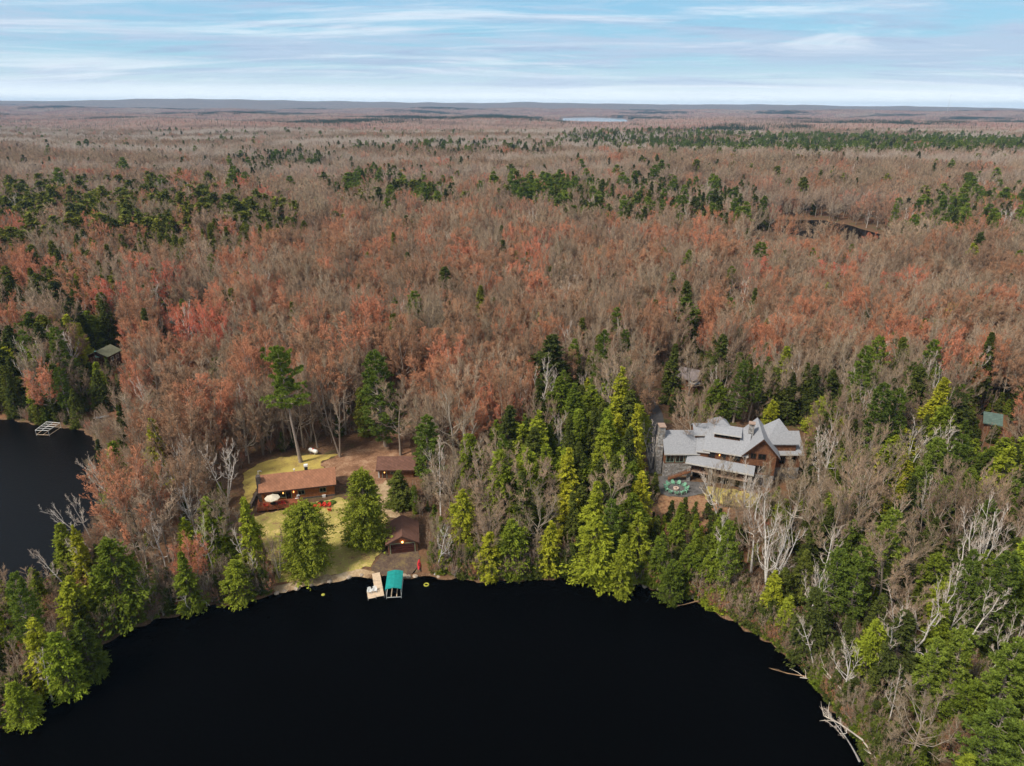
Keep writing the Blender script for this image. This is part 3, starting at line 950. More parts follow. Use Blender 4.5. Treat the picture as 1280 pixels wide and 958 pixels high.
def gable(fr, s0, s1, t0, t1, z0, ez, rz, root, wall, roof, wname='wall', ov=.5, fascia=None, th=.22, wall2=None, zsplit=None, rname='roof', ovs=None):
    k = (rz - ez) / ((t1 - t0) / 2); tm = (t0 + t1) / 2; ovs = ov if ovs is None else ovs
    if zsplit:
        fr.make(MB().prism([(t0 - .04, z0), (t1 + .04, z0), (t1 + .04, zsplit), (t0 - .04, zsplit)], s0 - .04, s1 + .04), 'stone_base', wall2, root); z0w = zsplit
    else: z0w = z0
    fr.make(MB().prism([(t0, z0w), (t1, z0w), (t1, ez), (tm, rz), (t0, ez)], s0, s1), wname, wall, root)
    e = ez - ov * k; up = th * math.sqrt(1 + k * k)
    r = fr.make(MB().prism([(t0 - ov, e + .03), (tm, rz + .03), (t1 + ov, e + .03), (t1 + ov, e + up), (tm, rz + up + .03), (t0 - ov, e + up)], s0 - ovs, s1 + ovs), rname, roof, root)
    if fascia:
        fr.make(MB().box(s0 - ovs - .02, t0 - ov - .06, e - .06, s1 + ovs + .02, t0 - ov + .0, e + up - .02), 'fascia', fascia, r)
    return r


def window(fr, s, z, w, h, root, trim, t=0., name='window', mull=1, glass=None, tr=.12):
    mb = MB(); a, b_ = s - w / 2, s + w / 2; c, d = z, z + h
    for q in ((a - tr, c - tr, b_ + tr, c), (a - tr, d, b_ + tr, d + tr), (a - tr, c, a, d), (b_, c, b_ + tr, d)):
        mb.box(q[0], t - .09, q[1], q[2], t + .02, q[3])
    for i in range(1, mull + 1):
        x = a + (b_ - a) * i / (mull + 1); mb.box(x - .04, t - .07, c, x + .04, t + .0, d)
    f = fr.make(mb, name, trim, root)
    fr.make(MB().box(a, t - .035, c, b_, t + .03, d), 'pane', glass or M['glass'], f)
    return f


# ================================================================== RED ROOFED CABIN
zc_ = 2.45
A, B = P(323, 617, 5.6), P(420, 606, 5.6)
fr0 = LF(A, B)
root = empty('log_cabin', (A[0], A[1], zc_), 0, 'long low log cabin with a rust red shingle roof and a front deck', 'cabin')
fr = LF(A + np.append(fr0.n * .5, 0), B + np.append(fr0.n * .5, 0), root.location)
LN = fr.len
gable(fr, .5, LN - .5, 0, 6.8, zc_ - .6, 5.75, 7.75, root, M['log'], M['roof_rust'], wname='log_wall', ov=.55, fascia=M['darkfascia'], wall2=M['darkstone'], zsplit=zc_ + .55)
window(fr, LN - 3.0, 3.9, 1.25, .95, root, M['trim'])
window(fr, LN - 7.7, 3.9, 1.25, .95, root, M['trim'])
window(fr, 4.2, 3.7, 2.6, 1.3, root, M['trim'], mull=2)
dr = MB(); dr.box(5.55, -.10, 3.15, 5.7, .0, 5.3).box(6.75, -.10, 3.15, 6.9, 0, 5.3).box(5.55, -.10, 5.3, 6.9, 0, 5.42)
dro = fr.make(dr, 'door', M['trim'], root)
fr.make(MB().box(5.7, -.05, 3.15, 6.75, .02, 5.3), 'door_panel', M['glass'], dro)
for s in (5.1, 7.35):
    l = fr.make(MB().box(s - .07, -.18, 4.85, s + .07, -.02, 4.95).box(s - .12, -.22, 4.6, s + .12, -.04, 4.85), 'wall_lantern', M['lampsoft'], root)
# deck and its rail
mb = MB()
for i in range(14): mb.box(-.3, -3.6 + i * .26, 2.98, 8.3, -3.6 + i * .26 + .24, 3.06)
dk = fr.make(mb, 'deck', M['deckwood'], root)
mb = MB()
for s in (-.2, 1.9, 4.0, 6.1, 8.2): mb.box(s - .06, -3.6, zc_ - 1.0, s + .06, -3.48, 3.95)
for z in (3.35, 3.6, 3.88): mb.box(-.2, -3.58, z, 6.1, -3.52, z + .1)
for z in (3.35, 3.6, 3.88): mb.box(-.26, -3.6, z, -.18, -.1, z + .1)
for z in (3.35, 3.6, 3.88): mb.box(8.16, -3.6, z, 8.24, -1.6, z + .1)
fr.make(mb, 'railing', M['deckwood'], dk)
mb = MB()
for i in range(4): mb.box(8.3 + i * .3, -1.5, 2.9 - i * .2 - .1, 8.3 + (i + 1) * .3, -.2, 2.9 - i * .2)
fr.make(mb, 'step', M['deckwood'], dk)
fr.make(MB().box(6.2, -3.7, 3.15, 8.3, -3.62, 3.98), 'skirt_panel', M['deckwood'], dk)
# fieldstone chimney on the end, black flue on the ridge
fr.make(MB().box(-.55, 1.1, zc_ - .5, .42, 2.9, 5.0).box(-.45, 1.4, 5.0, .42, 2.6, 8.6), 'stone_chimney', M['darkstone'], root)
fl = MB(); fl.box(9.9, 3.6, 7.5, 10.6, 4.3, 8.75)
flo = fr.make(fl, 'flue', M['metalblack'], root); fr.make(MB().box(9.82, 3.52, 8.75, 10.68, 4.38, 9.15), 'flue_cap', M['white'], flo)
fr.make(MB().tube([(7.6, 4.0, 7.4), (7.6, 4.0, 8.2)], .09).box(7.4, 3.8, 8.2, 7.8, 4.2, 8.3), 'vent_pipe', M['white'], root)
FRC = fr


def at(fr, s, t, z): 
    q = fr.A + fr.d * s + fr.n * t
    return np.array([q[0], q[1], z])


ang = math.atan2(fr.d[1], fr.d[0])
# parasol, table and deck chairs
q = at(fr, 3.0, -2.4, 3.07)
t = empty('parasol', q, ang, 'cream parasol open over the cabin deck table', 'parasol')
mb = MB(); n = 8
mb.v = [(0, 0, 2.75)] + [(1.65 * math.cos(k * math.pi / 4), 1.65 * math.sin(k * math.pi / 4), 2.12) for k in range(8)] + [(1.65 * math.cos(k * math.pi / 4), 1.65 * math.sin(k * math.pi / 4), 1.98) for k in range(8)] + [(0, 0, 2.66)]
mb.f = [(0, 1 + k, 1 + (k + 1) % 8) for k in range(8)] + [(1 + k, 9 + k, 9 + (k + 1) % 8, 1 + (k + 1) % 8) for k in range(8)] + [(17, 9 + (k + 1) % 8, 9 + k) for k in range(8)]
mb.build('canopy', M['cream'], t)
MB().tube([(0, 0, 0), (0, 0, 2.8)], .035).build('pole', M['white'], t)
MB().lathe([(.3, 0), (.3, .06), (.08, .12), (.04, .14)], 12).build('weight', M['charcoal'], t)
t = empty('patio_table', at(fr, 3.0, -2.4, 3.07), ang, 'round dark table under the cream parasol', 'table')
mb = MB(); V, Q = path_tube([[0, 0, .70], [0, 0, .74]], [.62, .62], 14); mb.v = [tuple(x) for x in V]; mb.f = [tuple(int(i) for i in q_) for q_ in Q] + [tuple(range(14)), tuple(range(27, 13, -1))]
mb.build('tabletop', M['charcoal'], t)
for k in range(4):
    a = k * math.pi / 2 + .8; MB().tube([(.5 * math.cos(a), .5 * math.sin(a), 0), (.25 * math.cos(a), .25 * math.sin(a), .7)], .025).build('leg', M['charcoal'], t)


def adirondack(name, material, label, group, cat='garden chair'):
    t = empty(name, (0, 0, 0), 0, label, cat, group)
    mb = MB()
    for i in range(5):
        y = -.30 + i * .125; z = .40 - i * .030
        mb.quad_box([(-.27, y, z - .02), (.27, y, z - .02), (.27, y + .11, z - .047), (-.27, y + .11, z - .047), (-.27, y, z), (.27, y, z), (.27, y + .11, z - .027), (-.27, y + .11, z - .027)])
    mb.build('seat', material, t)
    mb = MB()
    for i in range(5):
        x = -.24 + i * .12; top = .98 - abs(i - 2) * .05; fan = (i - 2) * .03
        y0, y1 = .27, .27 + (top - .25) * .42
        mb.quad_box([(x - .05, y0, .25), (x + .05, y0, .25), (x + .05, y0 + .03, .25), (x - .05, y0 + .03, .25), (x - .055 + fan, y1, top), (x + .055 + fan, y1, top), (x + .055 + fan, y1 + .03, top), (x - .055 + fan, y1 + .03, top)])
    mb.build('backrest', material, t)
    for sx in (-1, 1):
        MB().box(sx * .36 - .07, -.36, .56, sx * .36 + .07, .40, .585).build('armrest', material, t)
        MB().box(sx * .31 - .03, -.32, 0, sx * .31 + .03, -.22, .56).build('leg', material, t)
        MB().quad_box([(sx * .31 - .02, .30, 0), (sx * .31 + .02, .30, 0), (sx * .31 + .02, .42, 0), (sx * .31 - .02, .42, 0), (sx * .31 - .02, .22, .56), (sx * .31 + .02, .22, .56), (sx * .31 + .02, .34, .56), (sx * .31 - .02, .34, .56)]).build('leg', material, t)
    return t


def chairs(name, material, labels, group, spots):
    proto = None
    for (x, y, z, a), lab in zip(spots, labels):
        if proto is None:
            proto = adirondack(name, material, lab, group); proto.location = (x, y, z); proto.rotation_euler = (0, 0, a)
        else: copy_tree(proto, (x, y, z), a, lab)


# red chairs on the lawn
sp_ = []
for u, v, a in ((394, 637, .25), (399, 635, .05), (405, 634, -.1), (411, 634, -.3), (397, 641, 2.9), (412, 639, -2.9)):
    g_ = Pg(u, v); sp_.append((g_[0], g_[1], g_[2] + .05, a))
chairs('lawn_chair', M['red'], ['red lawn chair at the deck end of the row, facing the lake', 'second red lawn chair from the deck', 'third red lawn chair from the deck, in the row', 'red lawn chair at the far end of the row from the deck',
       'red lawn chair set in front of the row, nearer the deck', 'red lawn chair set in front of the row, nearer the big cedar'], 'red chairs on the cabin lawn', sp_)
for (s, t_, a), lab in zip(((1.6, -2.5, 1.4), (4.4, -2.3, -1.4), (3.0, -1.2, 3.1), (5.2, -2.6, .3)), ['red deck chair at the chimney side of the parasol', 'red deck chair at the door side of the parasol', 'red deck chair between parasol and cabin wall', 'red deck chair by the deck steps']):
    q = at(fr, s, t_, 3.065); c = adirondack('deck_chair', M['red'], lab, 'red chairs on the cabin deck'); c.location = tuple(q); c.rotation_euler = (0, 0, ang + a)


def rough_ball(r, seed, n=700, ls=.12):
    rng = np.random.default_rng(seed); d = rnd_unit(rng, n); d[:, 2] = np.abs(d[:, 2]) * .9
    c = d * r * rng.uniform(.7, 1.05, (n, 1)) * np.array([1, 1, .9])
    a = rnd_unit(rng, n) * ls; b = unit(np.cross(a, rnd_unit(rng, n))) * ls * .5
    return [(*rhombi(c, a, b), 0, rng.random(n))]


# clipped bushes along the foundation
bm_ = mesh_from('bush', rough_ball(.75, 1), [M['bush']]); bm2 = mesh_from('bush', rough_ball(.9, 2, 900), [M['darkbush']])
for u, v, me, lab in ((386, 633.5, bm_, 'light green bush nearest the big cedar of the deck'), (394, 632, bm_, 'light green bush next along the cabin foundation'), (401.5, 630.5, bm2, 'dark round bush in the middle of the foundation bed'),
                      (409, 630, bm_, 'light green bush past the dark round one'), (416, 629, bm_, 'last light green bush by the cabin corner'), (380, 634, bm2, 'dark bush beside the deck cedar')):
    o = link('bush', me); o.location = tuple(Pg(u, v)); tag(o, lab, 'bush', 'bushes along the cabin foundation')
# white basement covers, hanging basket, woodpile, propane tank, well pump
for s, lab in ((7.9, 'white square vent cover on the foundation near the deck'), (LN - 2.9, 'white square vent cover on the foundation near the corner')):
    o = FRC.make(MB().box(s - .35, -.30, zc_ + .02, s + .35, -.06, zc_ + .6).box(s - .42, -.34, zc_ + .6, s + .42, -.06, zc_ + .66), 'vent_cover', M['white'])
    o.location = root.location; tag(o, lab, 'vent cover')
t = empty('flower_basket', at(FRC, 8.35, -1.4, 4.35), 0, 'white flower basket hanging on a post beside the cabin door', 'flower basket')
o = link('flowers', mesh_from('flowers', rough_ball(.34, 3, 260, .09), [M['white']]), t)
MB().lathe([(.10, -.42), (.24, -.2), (.26, 0), (.0, .02)], 10).build('basket', simple('purple_basket', (.18, .07, .16)), t)
MB().tube([(.0, 0, -1.9), (0, 0, .7)], .03).build('post', M['metalblack'], t)
g_ = Pg(392, 567)
t = empty('propane_tank', g_, -.55, 'long white propane tank with a red dome on the back lawn', 'propane tank')
mb = MB(); V, Q = path_tube([[-1.5, 0, .8], [-1.35, 0, .8], [-1.1, 0, .8], [1.1, 0, .8], [1.35, 0, .8], [1.5, 0, .8]], [.12, .38, .5, .5, .38, .12], 14)
mb.v = [tuple(x) for x in V]; mb.f = [tuple(int(i) for i in q_) for q_ in Q] + [tuple(range(14)), tuple(range(83, 69, -1))]; mb.build('tank', M['white'], t)
MB().lathe([(.22, 1.2), (.22, 1.42), (.12, 1.5), (0, 1.52)], 10).build('dome', M['red'], t)
for x in (-.8, .8): MB().box(x - .1, -.4, 0, x + .1, .4, .45).build('leg', M['concrete'], t)
g_ = Pg(318, 627)
t = empty('woodpile', g_, ang + 1.4, 'brown stacked woodpile at the chimney end of the cabin', 'woodpile')
rng = np.random.default_rng(3); mb = MB()
for r_ in range(5):
    for k in range(26 - r_):
        x = -3 + k * .235 + r_ * .1; mb.tube([(x, -.3 + rng.uniform(-.05, .05), .12 + r_ * .2), (x, .3, .12 + r_ * .2)], .10, 6)
mb.build('logs', M['bark_dark'], t)
for x in (-3.2, 2.9): MB().box(x, -.1, 0, x + .1, .1, 1.4).build('stake', M['darkwood'], t)
g_ = Pg(323, 594); o = MB().tube([(0, 0, 0), (0, 0, 1.1)], [.09, .09]).tube([(0, 0, 1.0), (.5, 0, 1.15), (.9, .1, .9)], .07).tube([(-.3, .1, .2), (0, 0, .5)], .06).build('hand_pump', M['white']); o.location = tuple(g_); tag(o, 'white hand pump on the yellow back grass', 'hand pump')

# ================================================================== SHED AND BOATHOUSE
A, B = Pg(472, 598.), Pg(518, 597.)
root = empty('wooden_shed', (A[0], A[1], A[2]), 0, 'dark wooden shed with a brown roof at the end of the gravel drive', 'shed')
fr = LF(A, B, root.location); z0 = A[2]
gable(fr, .3, fr.len - .2, 0, 5.4, z0 - .4, z0 + 2.6, z0 + 4.2, root, M['brownwood'], M['roof_brown'], ov=.6, fascia=M['darkfascia'], ovs=.5)
window(fr, 3.9, z0 + 1.25, 1.25, .65, root, M['trimgreen'])
dr = MB(); dr.box(1.2, -.1, z0, 1.3, 0, z0 + 2.1).box(2.2, -.1, z0, 2.3, 0, z0 + 2.1).box(1.2, -.1, z0 + 2.1, 2.3, 0, z0 + 2.2)
d_ = fr.make(dr, 'door', M['trimgreen'], root); fr.make(MB().box(1.3, -.05, z0, 2.2, .02, z0 + 2.1), 'door_panel', M['darkwood'], d_)
fr.make(MB().box(1.62, -.14, z0 + 1.45, 1.88, -.06, z0 + 1.75), 'wall_lantern', M['lampsoft'], root)
fr.make(MB().box(.2, -.03, z0 - .1, .5, .05, z0 + 2.3), 'corner_board', M['fascia'], root)

A, B = Pg(484.5, 693), Pg(523, 689)
root = empty('boathouse', (A[0], A[1], A[2]), 0, 'brown boathouse with a wide door and a lit lamp in its gable', 'boathouse')
fr = LF(A, B, root.location); z0 = A[2]; Wd = fr.len
sd_ = LF(B + np.append(fr.n * 0, 0), B + np.append(fr.n * 6.8, 0), root.location)
gable(sd_, 0, 6.8, .15, Wd - .15, z0 - .5, z0 + 2.55, z0 + 4.1, root, M['brownwood'], M['roof_brown'], ov=.45, ovs=.5)
# gable fascia boards facing the lake
mb = MB(); c = Wd / 2
for s0_, s1_ in ((-.4, c), (Wd + .4, c)):
    mb.quad_box([(s0_, -.58, z0 + 2.22), (s1_, -.58, z0 + 3.98), (s1_, -.50, z0 + 3.98), (s0_, -.50, z0 + 2.22), (s0_, -.58, z0 + 2.5), (s1_, -.58, z0 + 4.28), (s1_, -.50, z0 + 4.28), (s0_, -.50, z0 + 2.5)])
fr.make(mb, 'fascia', M['darkfascia'], root)
mb = MB(); mb.box(.55, -.12, z0, .72, .0, z0 + 2.3).box(Wd - .72, -.12, z0, Wd - .55, 0, z0 + 2.3).box(.55, -.12, z0 + 2.3, Wd - .55, 0, z0 + 2.45)
f_ = fr.make(mb, 'door_frame', M['trim'], root)
mb = MB()
for i in range(4): mb.box(.72, -.08, z0 + .02 + i * .575, Wd - .72, -.01, z0 + .02 + i * .575 + .555)
fr.make(mb, 'door', siding('dark_red_door', (.06, .018, .012), .29), root)
fr.make(MB().lathe([(.05, z0 + 2.95), (.15, z0 + 2.8), (.15, z0 + 2.68), (.06, z0 + 2.6)], 10, c, -.22), 'gable_lamp', M['lamp'], root)
# red kayak on its rack
g_ = Pg(522, 708)
t = empty('kayak', g_ + np.array([0.2, 0, .25]), 1.62, 'pink red kayak lying tilted beside the boathouse ramp', 'kayak')
t.rotation_euler = (.5, 0, 1.66)
xs = np.linspace(-1.7, 1.7, 11); wid = .36 * np.clip(1 - (np.abs(xs) / 1.72) ** 2.4, .02, 1)
mb = MB()
for x, w_ in zip(xs, wid): mb.v += [(x, -w_, .16 + .05 * abs(x / 1.7)), (x, -w_ * .7, .0 + .1 * (x / 1.7) ** 4), (x, w_ * .7, .0 + .1 * (x / 1.7) ** 4), (x, w_, .16 + .05 * abs(x / 1.7)), (x, 0, .26 + .03 * abs(x / 1.7))]
for i in range(10):
    for k in range(5): mb.f.append((i * 5 + k, i * 5 + (k + 1) % 5, (i + 1) * 5 + (k + 1) % 5, (i + 1) * 5 + k))
mb.f += [tuple(range(5)), tuple(range(54, 49, -1))]
mb.build('hull', M['pinkred'], t)
V, Q = path_tube([[.45 * math.cos(a) - .1, .2 * math.sin(a), .30] for a in np.linspace(0, 2 * math.pi, 13)], [.03] * 13, 6)
mb = MB(); mb.v = [tuple(x) for x in V]; mb.f = [tuple(int(i) for i in q_) for q_ in Q]; mb.build('cockpit_rim', M['charcoal'], t)

# ================================================================== DOCK, LIFT, CHAIRS ON THE DOCK
A, B = P(464.5, 746.5, .45), P(464, 717.5, .45)
A = P(470, 746.5, .45); B = P(465, 717, .45)
root = empty('dock', (A[0], A[1], 0), 0, 'pale wooden dock with a wide end platform reaching into the lake', 'dock')
fr = LF(A, B, root.location); Ld = fr.len      # s runs from the lake end to the shore, t to the left (bay side)
rng = np.random.default_rng(5)
def deckpart(s0, s1, t0, t1, name):
    mb = MB(); n_ = max(1, int((s1 - s0) / .17)); st = (s1 - s0) / n_
    for i in range(n_): mb.box(s0 + i * st, t0, .40, s0 + i * st + st - .018, t1, .45)
    mb.box(s0, t0 - .02, .28, s1, t0 + .04, .398).box(s0, t1 - .04, .28, s1, t1 + .02, .398)
    fr.make(mb, name, M['dockwood'], root)
for i in range(3): deckpart(i * Ld / 3 + .02, (i + 1) * Ld / 3 - .04, -1.5, 0, 'deck_section')
deckpart(-.1, 2.2, .05, 1.45, 'deck_section')
for s in (0, Ld / 3, 2 * Ld / 3):
    for t_ in (-1.5, 0): fr.make(MB().tube([(s + .05, t_, -1.2), (s + .05, t_, .62)], .04), 'post', M['alu'], root)
for s, t_ in ((0, 1.45), (2.1, 1.45)): fr.make(MB().tube([(s, t_, -1.2), (s, t_, .62)], .04), 'post', M['alu'], root)
a0 = math.atan2(fr.d[1], fr.d[0])
c = adirondack('dock_chair', M['white'], 'white chair on the dock platform, nearer the open lake side', 'white chairs on the dock'); c.location = tuple(at(fr, 1.5, 1.0, .455)); c.rotation_euler = (0, 0, a0 - math.pi / 2)
copy_tree(c, at(fr, 1.55, .05, .455), a0 - math.pi / 2 - .1, 'white chair on the dock platform, nearer the teal boat lift')
# boat lift with teal canopy
c1, c2, c3, c4 = P(481.5, 737, 2.3), P(501.5, 736, 2.3), P(477.5, 715, 2.3), P(495.5, 713.5, 2.3)
root = empty('boat_lift', ((c1[0] + c2[0]) / 2, (c1[1] + c3[1]) / 2, 0), 0, 'boat lift with a bright teal canvas canopy beside the dock', 'boat lift')
fr = LF(c1, c2, root.location); Wl = fr.len; Dl = np.dot(c3[:2] - c1[:2], fr.n)
mb = MB(); prof = [(0, 1.85), (-.03, 2.3), (Wl * .25, 2.52), (Wl * .5, 2.62), (Wl * .75, 2.52), (Wl + .03, 2.3), (Wl, 1.85), (Wl - .05, 1.9), (Wl - .06, 2.24), (Wl * .5, 2.56), (.06, 2.24), (.05, 1.9)]
b_ = 0; n_ = len(prof)
ts = np.linspace(0, Dl, 7)
for j, t_ in enumerate(ts):
    sag = -.035 * math.sin(j * math.pi) - (.0 if j % 2 == 0 else .05)
    for s, z in prof: mb.v.append((s, t_, z + (sag if z > 2.3 else 0)))
for j in range(6):
    for i in range(n_): mb.f.append((j * n_ + i, j * n_ + (i + 1) % n_, (j + 1) * n_ + (i + 1) % n_, (j + 1) * n_ + i))
mb.f += [tuple(range(n_)), tuple(6 * n_ + i for i in reversed(range(n_)))]
fr.make(mb, 'canopy', M['teal'], root)
for s in (.1, Wl - .1):
    for t_ in (.15, Dl - .15): fr.make(MB().tube([(s, t_, -1.2), (s, t_, 1.95)], .05), 'post', M['alu'], root)
mb = MB()
for t_ in (.15, Dl - .15): mb.box(.1, t_ - .05, .25, Wl - .1, t_ + .05, .37)
for s in (.1, Wl - .1): mb.box(s - .05, .15, .5, s + .05, Dl - .15, .6).box(s - .03, .15, 1.85, s + .03, Dl - .15, 1.92)
fr.make(mb, 'frame', M['alu'], root)
for s in (Wl * .33, Wl * .67): fr.make(MB().box(s - .08, .15, .40, s + .08, Dl - .15, .52), 'bunk', M['dockwood'], root)


def ring(name, u, v, R_, r_, material, label, cat):
    g_ = P(u, v, .1); V, Q = path_tube([[R_ * math.cos(a), R_ * math.sin(a), .08] for a in np.linspace(0, 2 * math.pi, 19)], [r_] * 19, 8)
    mb = MB(); mb.v = [tuple(x) for x in V]; mb.f = [tuple(int(i) for i in q_) for q_ in Q]; o = mb.build(name, material); o.location = (g_[0], g_[1], 0.0); tag(o, label, cat)


ring('swim_ring', 533, 731, .42, .13, M['yellowpl'], 'yellow green swim ring floating off the boathouse ramp', 'swim ring')
g_ = P(404, 744, 0); o = MB().lathe([(.0, -.05), (.32, .0), (.34, .12), (.15, .24), (0, .27)], 12).build('buoy', M['yellowpl']); o.location = (g_[0], g_[1], 0); tag(o, 'small dull yellow buoy floating off the beach', 'buoy')

# ================================================================== STONE LODGE
LZ = 4.0
root = empty('stone_lodge', (48, 141, LZ), 0, 'large stone and brown wood lodge with many pale grey gables', 'house')
RL = root.location
# left wing
fw = LF((35.9, 142.2), (45.6, 142.3), RL)
gable(fw, 0, 9.6, 0, 7.4, 2.5, 10.3, 13.9, root, M['brownwood'], M['roof_grey'], ov=.5, fascia=M['fascia'], wall2=M['stone'], zsplit=7.3, ovs=.25)
for s in (1.3, 3.55, 5.8): window(fw, s, 7.75, 1.7, 2.0, root, M['trimgreen'], mull=1)
fw.make(MB().box(-1.35, 1.8, 2.5, -.05, 4.3, 12.2).box(-1.2, 2.1, 12.2, .15, 4.1, 15.6), 'chimney', M['stone'], root)
fw.make(MB().box(-1.35, 1.95, 15.6, .3, 4.25, 15.85), 'chimney_cap', M['copper'], root)
fw.make(MB().box(-1.6, .9, 2.5, -.3, 2.0, 11.2), 'stone_buttress', M['stone'], root)
# link with raised roof
fk = LF((43.2, 144.6), (47.6, 144.4), RL)
gable(fk, 0, 5.0, 0, 4.4, 9, 13.9, 15.4, root, M['brownwood'], M['roof_grey'], ov=.4, fascia=M['fascia'])
# bay with low roof in the corner
fb = LF((43.3, 141.9), (45.9, 141.3), RL)
fb.make(MB().box(0, 0, 6.5, 2.5, 3, 10.8), 'wall', M['brownwood'], root)
r_ = fb.make(MB().prism([(-.4, 10.75), (3.4, 13.2), (3.4, 13.42), (-.4, 10.97)], -.3, 2.8), 'roof', M['roof_grey'], root)
fb.make(MB().box(-.32, -.47, 10.66, 2.82, -.41, 10.98), 'fascia', M['fascia'], r_)
# main block
a20 = rad(-20)
A = np.array([44.9, 141.8]); Bm = A + np.array([math.cos(a20), math.sin(a20)]) * 9.4
fm_ = LF(A, Bm, RL)
gable(fm_, 0, 9.4, 0, 10, 3, 11.7, 15.6, root, M['brownwood'], M['roof_grey'], ov=.6, ovs=.35, fascia=M['fascia'], wall2=M['stone'], zsplit=6.8)
for s, w_ in ((1.8, 1.2), (4.4, .9), (7.2, 1.6)): window(fm_, s, 9.6, w_, 1.3, root, M['darkfascia'], name='window')
fm_.make(MB().box(3.35, -.2, 10.3, 3.6, -.03, 10.6), 'wall_lantern', M['lampsoft'], root)
# roof dormer
dm = fm_.make(MB().box(1.7, 2.2, 13.0, 7.4, 5, 14.85), 'dormer', M['darkwood'], root)
fm_.make(MB().prism([(1.85, 14.8), (4.8, 15.75), (4.8, 15.97), (1.85, 15.02)], 1.4, 7.7), 'dormer_roof', M['roof_grey'], dm)
fm_.make(MB().box(1.38, 1.77, 14.74, 7.72, 1.84, 15.04), 'dormer_fascia', M['fascia'], dm)
mb = MB()
for i in range(5): mb.box(2.0 + i * 1.08, 2.14, 14.0, 2.9 + i * 1.08, 2.22, 14.6)
fm_.make(mb, 'dormer_panes', M['glass'], dm)
# second chimney
fm_.make(MB().box(9.0, 3.9, 11, 10.2, 5.1, 17.0).box(9.15, 4.05, 17.0, 10.05, 4.95, 17.5), 'chimney', M['stone'], root)
fm_.make(MB().box(8.85, 3.75, 17.5, 10.35, 5.25, 17.75), 'chimney_cap', M['copper'], root)
# rear peaks
def peak(x, y, half, z0, ez, rz, a=0.):
    f = LF((x - half * math.cos(a), y - half - half * math.sin(a)), (x + half * math.cos(a), y - half + half * math.sin(a)), RL)
    f.make(MB().box(.4, .4, z0, 2 * half - .4, 2 * half - .4, ez), 'wall', M['brownwood'], root)
    mb = MB(); h2 = 2 * half
    mb.v = [(0, 0, ez), (h2, 0, ez), (h2, h2, ez), (0, h2, ez), (half, half, rz), (0, 0, ez - .2), (h2, 0, ez - .2), (h2, h2, ez - .2), (0, h2, ez - .2)]
    mb.f = [(0, 1, 4), (1, 2, 4), (2, 3, 4), (3, 0, 4), (0, 5, 6, 1), (1, 6, 7, 2), (2, 7, 8, 3), (3, 8, 5, 0), (5, 8, 7, 6)]
    f.make(mb, 'roof', M['roof_grey'], root)
peak(50.0, 149.2, 2.4, 8, 14.4, 16.3)
peak(62.3, 144.6, 3.9, 8, 13.2, 18.0)
# cross gable facing the lake
R0 = np.array([59.9, 137.0]); L0 = np.array([53.2, 138.4]); dn = unit((L0 - R0)[None])[0]; back = np.array([dn[1], -dn[0]])
if back[1] < 0: back = -back
fg = LF(R0, R0 + back * 10.5, RL); Wg = np.linalg.norm(L0 - R0)
gable(fg, 0, 10.5, 0, Wg, 3, 12.3, 16.0, root, M['brownwood'], M['roof_grey'], ov=.75, ovs=.7, wall2=M['stone'], zsplit=7.0, wname='gable_wall')
ff = LF(L0, R0, RL)
window(ff, Wg / 2 + .3, 11.0, 1.5, 1.2, root, M['darkfascia']); window(ff, Wg / 2 - 1.6, 11.0, 1.0, 1.2, root, M['darkfascia']); window(ff, Wg / 2, 7.6, 2.6, 1.6, root, M['darkfascia'], mull=2)
window(ff, Wg / 2, 4.4, 2.2, 1.6, root, M['darkfascia'], mull=1)
mb = MB(); c = Wg / 2; kz = (16.0 - 12.3) / (Wg / 2)
for s0_, s1_ in ((-.8, c), (Wg + .8, c)):
    za, zb = 12.3 - .8 * kz, 16.0
    mb.quad_box([(s0_, -.82, za), (s1_, -.82, zb), (s1_, -.72, zb), (s0_, -.72, za), (s0_, -.82, za + .3), (s1_, -.82, zb + .35), (s1_, -.72, zb + .35), (s0_, -.72, za + .3)])
ff.make(mb, 'bargeboard', M['darkwood'], root)
# right wing
fe = LF((60.6, 140.9), (67.4, 141.0), RL)
gable(fe, 0, 6.6, 0, 8, 3, 10.9, 14.3, root, M['brownwood'], M['roof_grey'], ov=.5, fascia=M['fascia'], wall2=M['stone'], zsplit=7)
for s in (2.4, 4.8): window(fe, s, 8.2, 1.3, 1.5, root, M['darkfascia'])
# porch: roof, pillars, balcony
pf = LF((40.6, 140.3), (54.3, 134.6), RL); Lp = pf.len
r_ = pf.make(MB().prism([(-.3, 8.55), (2.6, 9.35), (2.6, 9.57), (-.3, 8.77)], -.2, Lp + .1), 'porch_roof', M['roof_grey'], root)
pf.make(MB().box(-.22, -.38, 8.46, Lp + .12, -.31, 8.8), 'fascia', M['fascia'], r_)
pf.make(MB().box(1.1, .25, 6.35, Lp - .3, 3.2, 6.75), 'balcony', M['copper'], root)
mb = MB()
for k in range(30):
    s = 1.2 + k * (Lp - 1.7) / 29; mb.box(s - .02, .28, 6.75, s + .02, .32, 7.7)
mb.box(1.1, .25, 7.66, Lp - .3, .36, 7.76).box(1.1, .27, 6.86, Lp - .3, .33, 6.92)
pf.make(mb, 'railing', M['darkwood'], root)
for s in (.75, 5.6, Lp - .6):
    pf.make(MB().box(s - .42, .05, 3.0, s + .42, .9, 8.6), 'stone_pillar', M['stone'], root)
for s in (3.2, 8.2, 10.8): pf.make(MB().box(s - .13, .3, 6.75, s + .13, .55, 8.6), 'post', M['darkwood'], root)
pf.make(MB().box(6.1, 1.6, 3.0, Lp - .4, 2.2, 6.34), 'stone_wall', M['stone'], root)
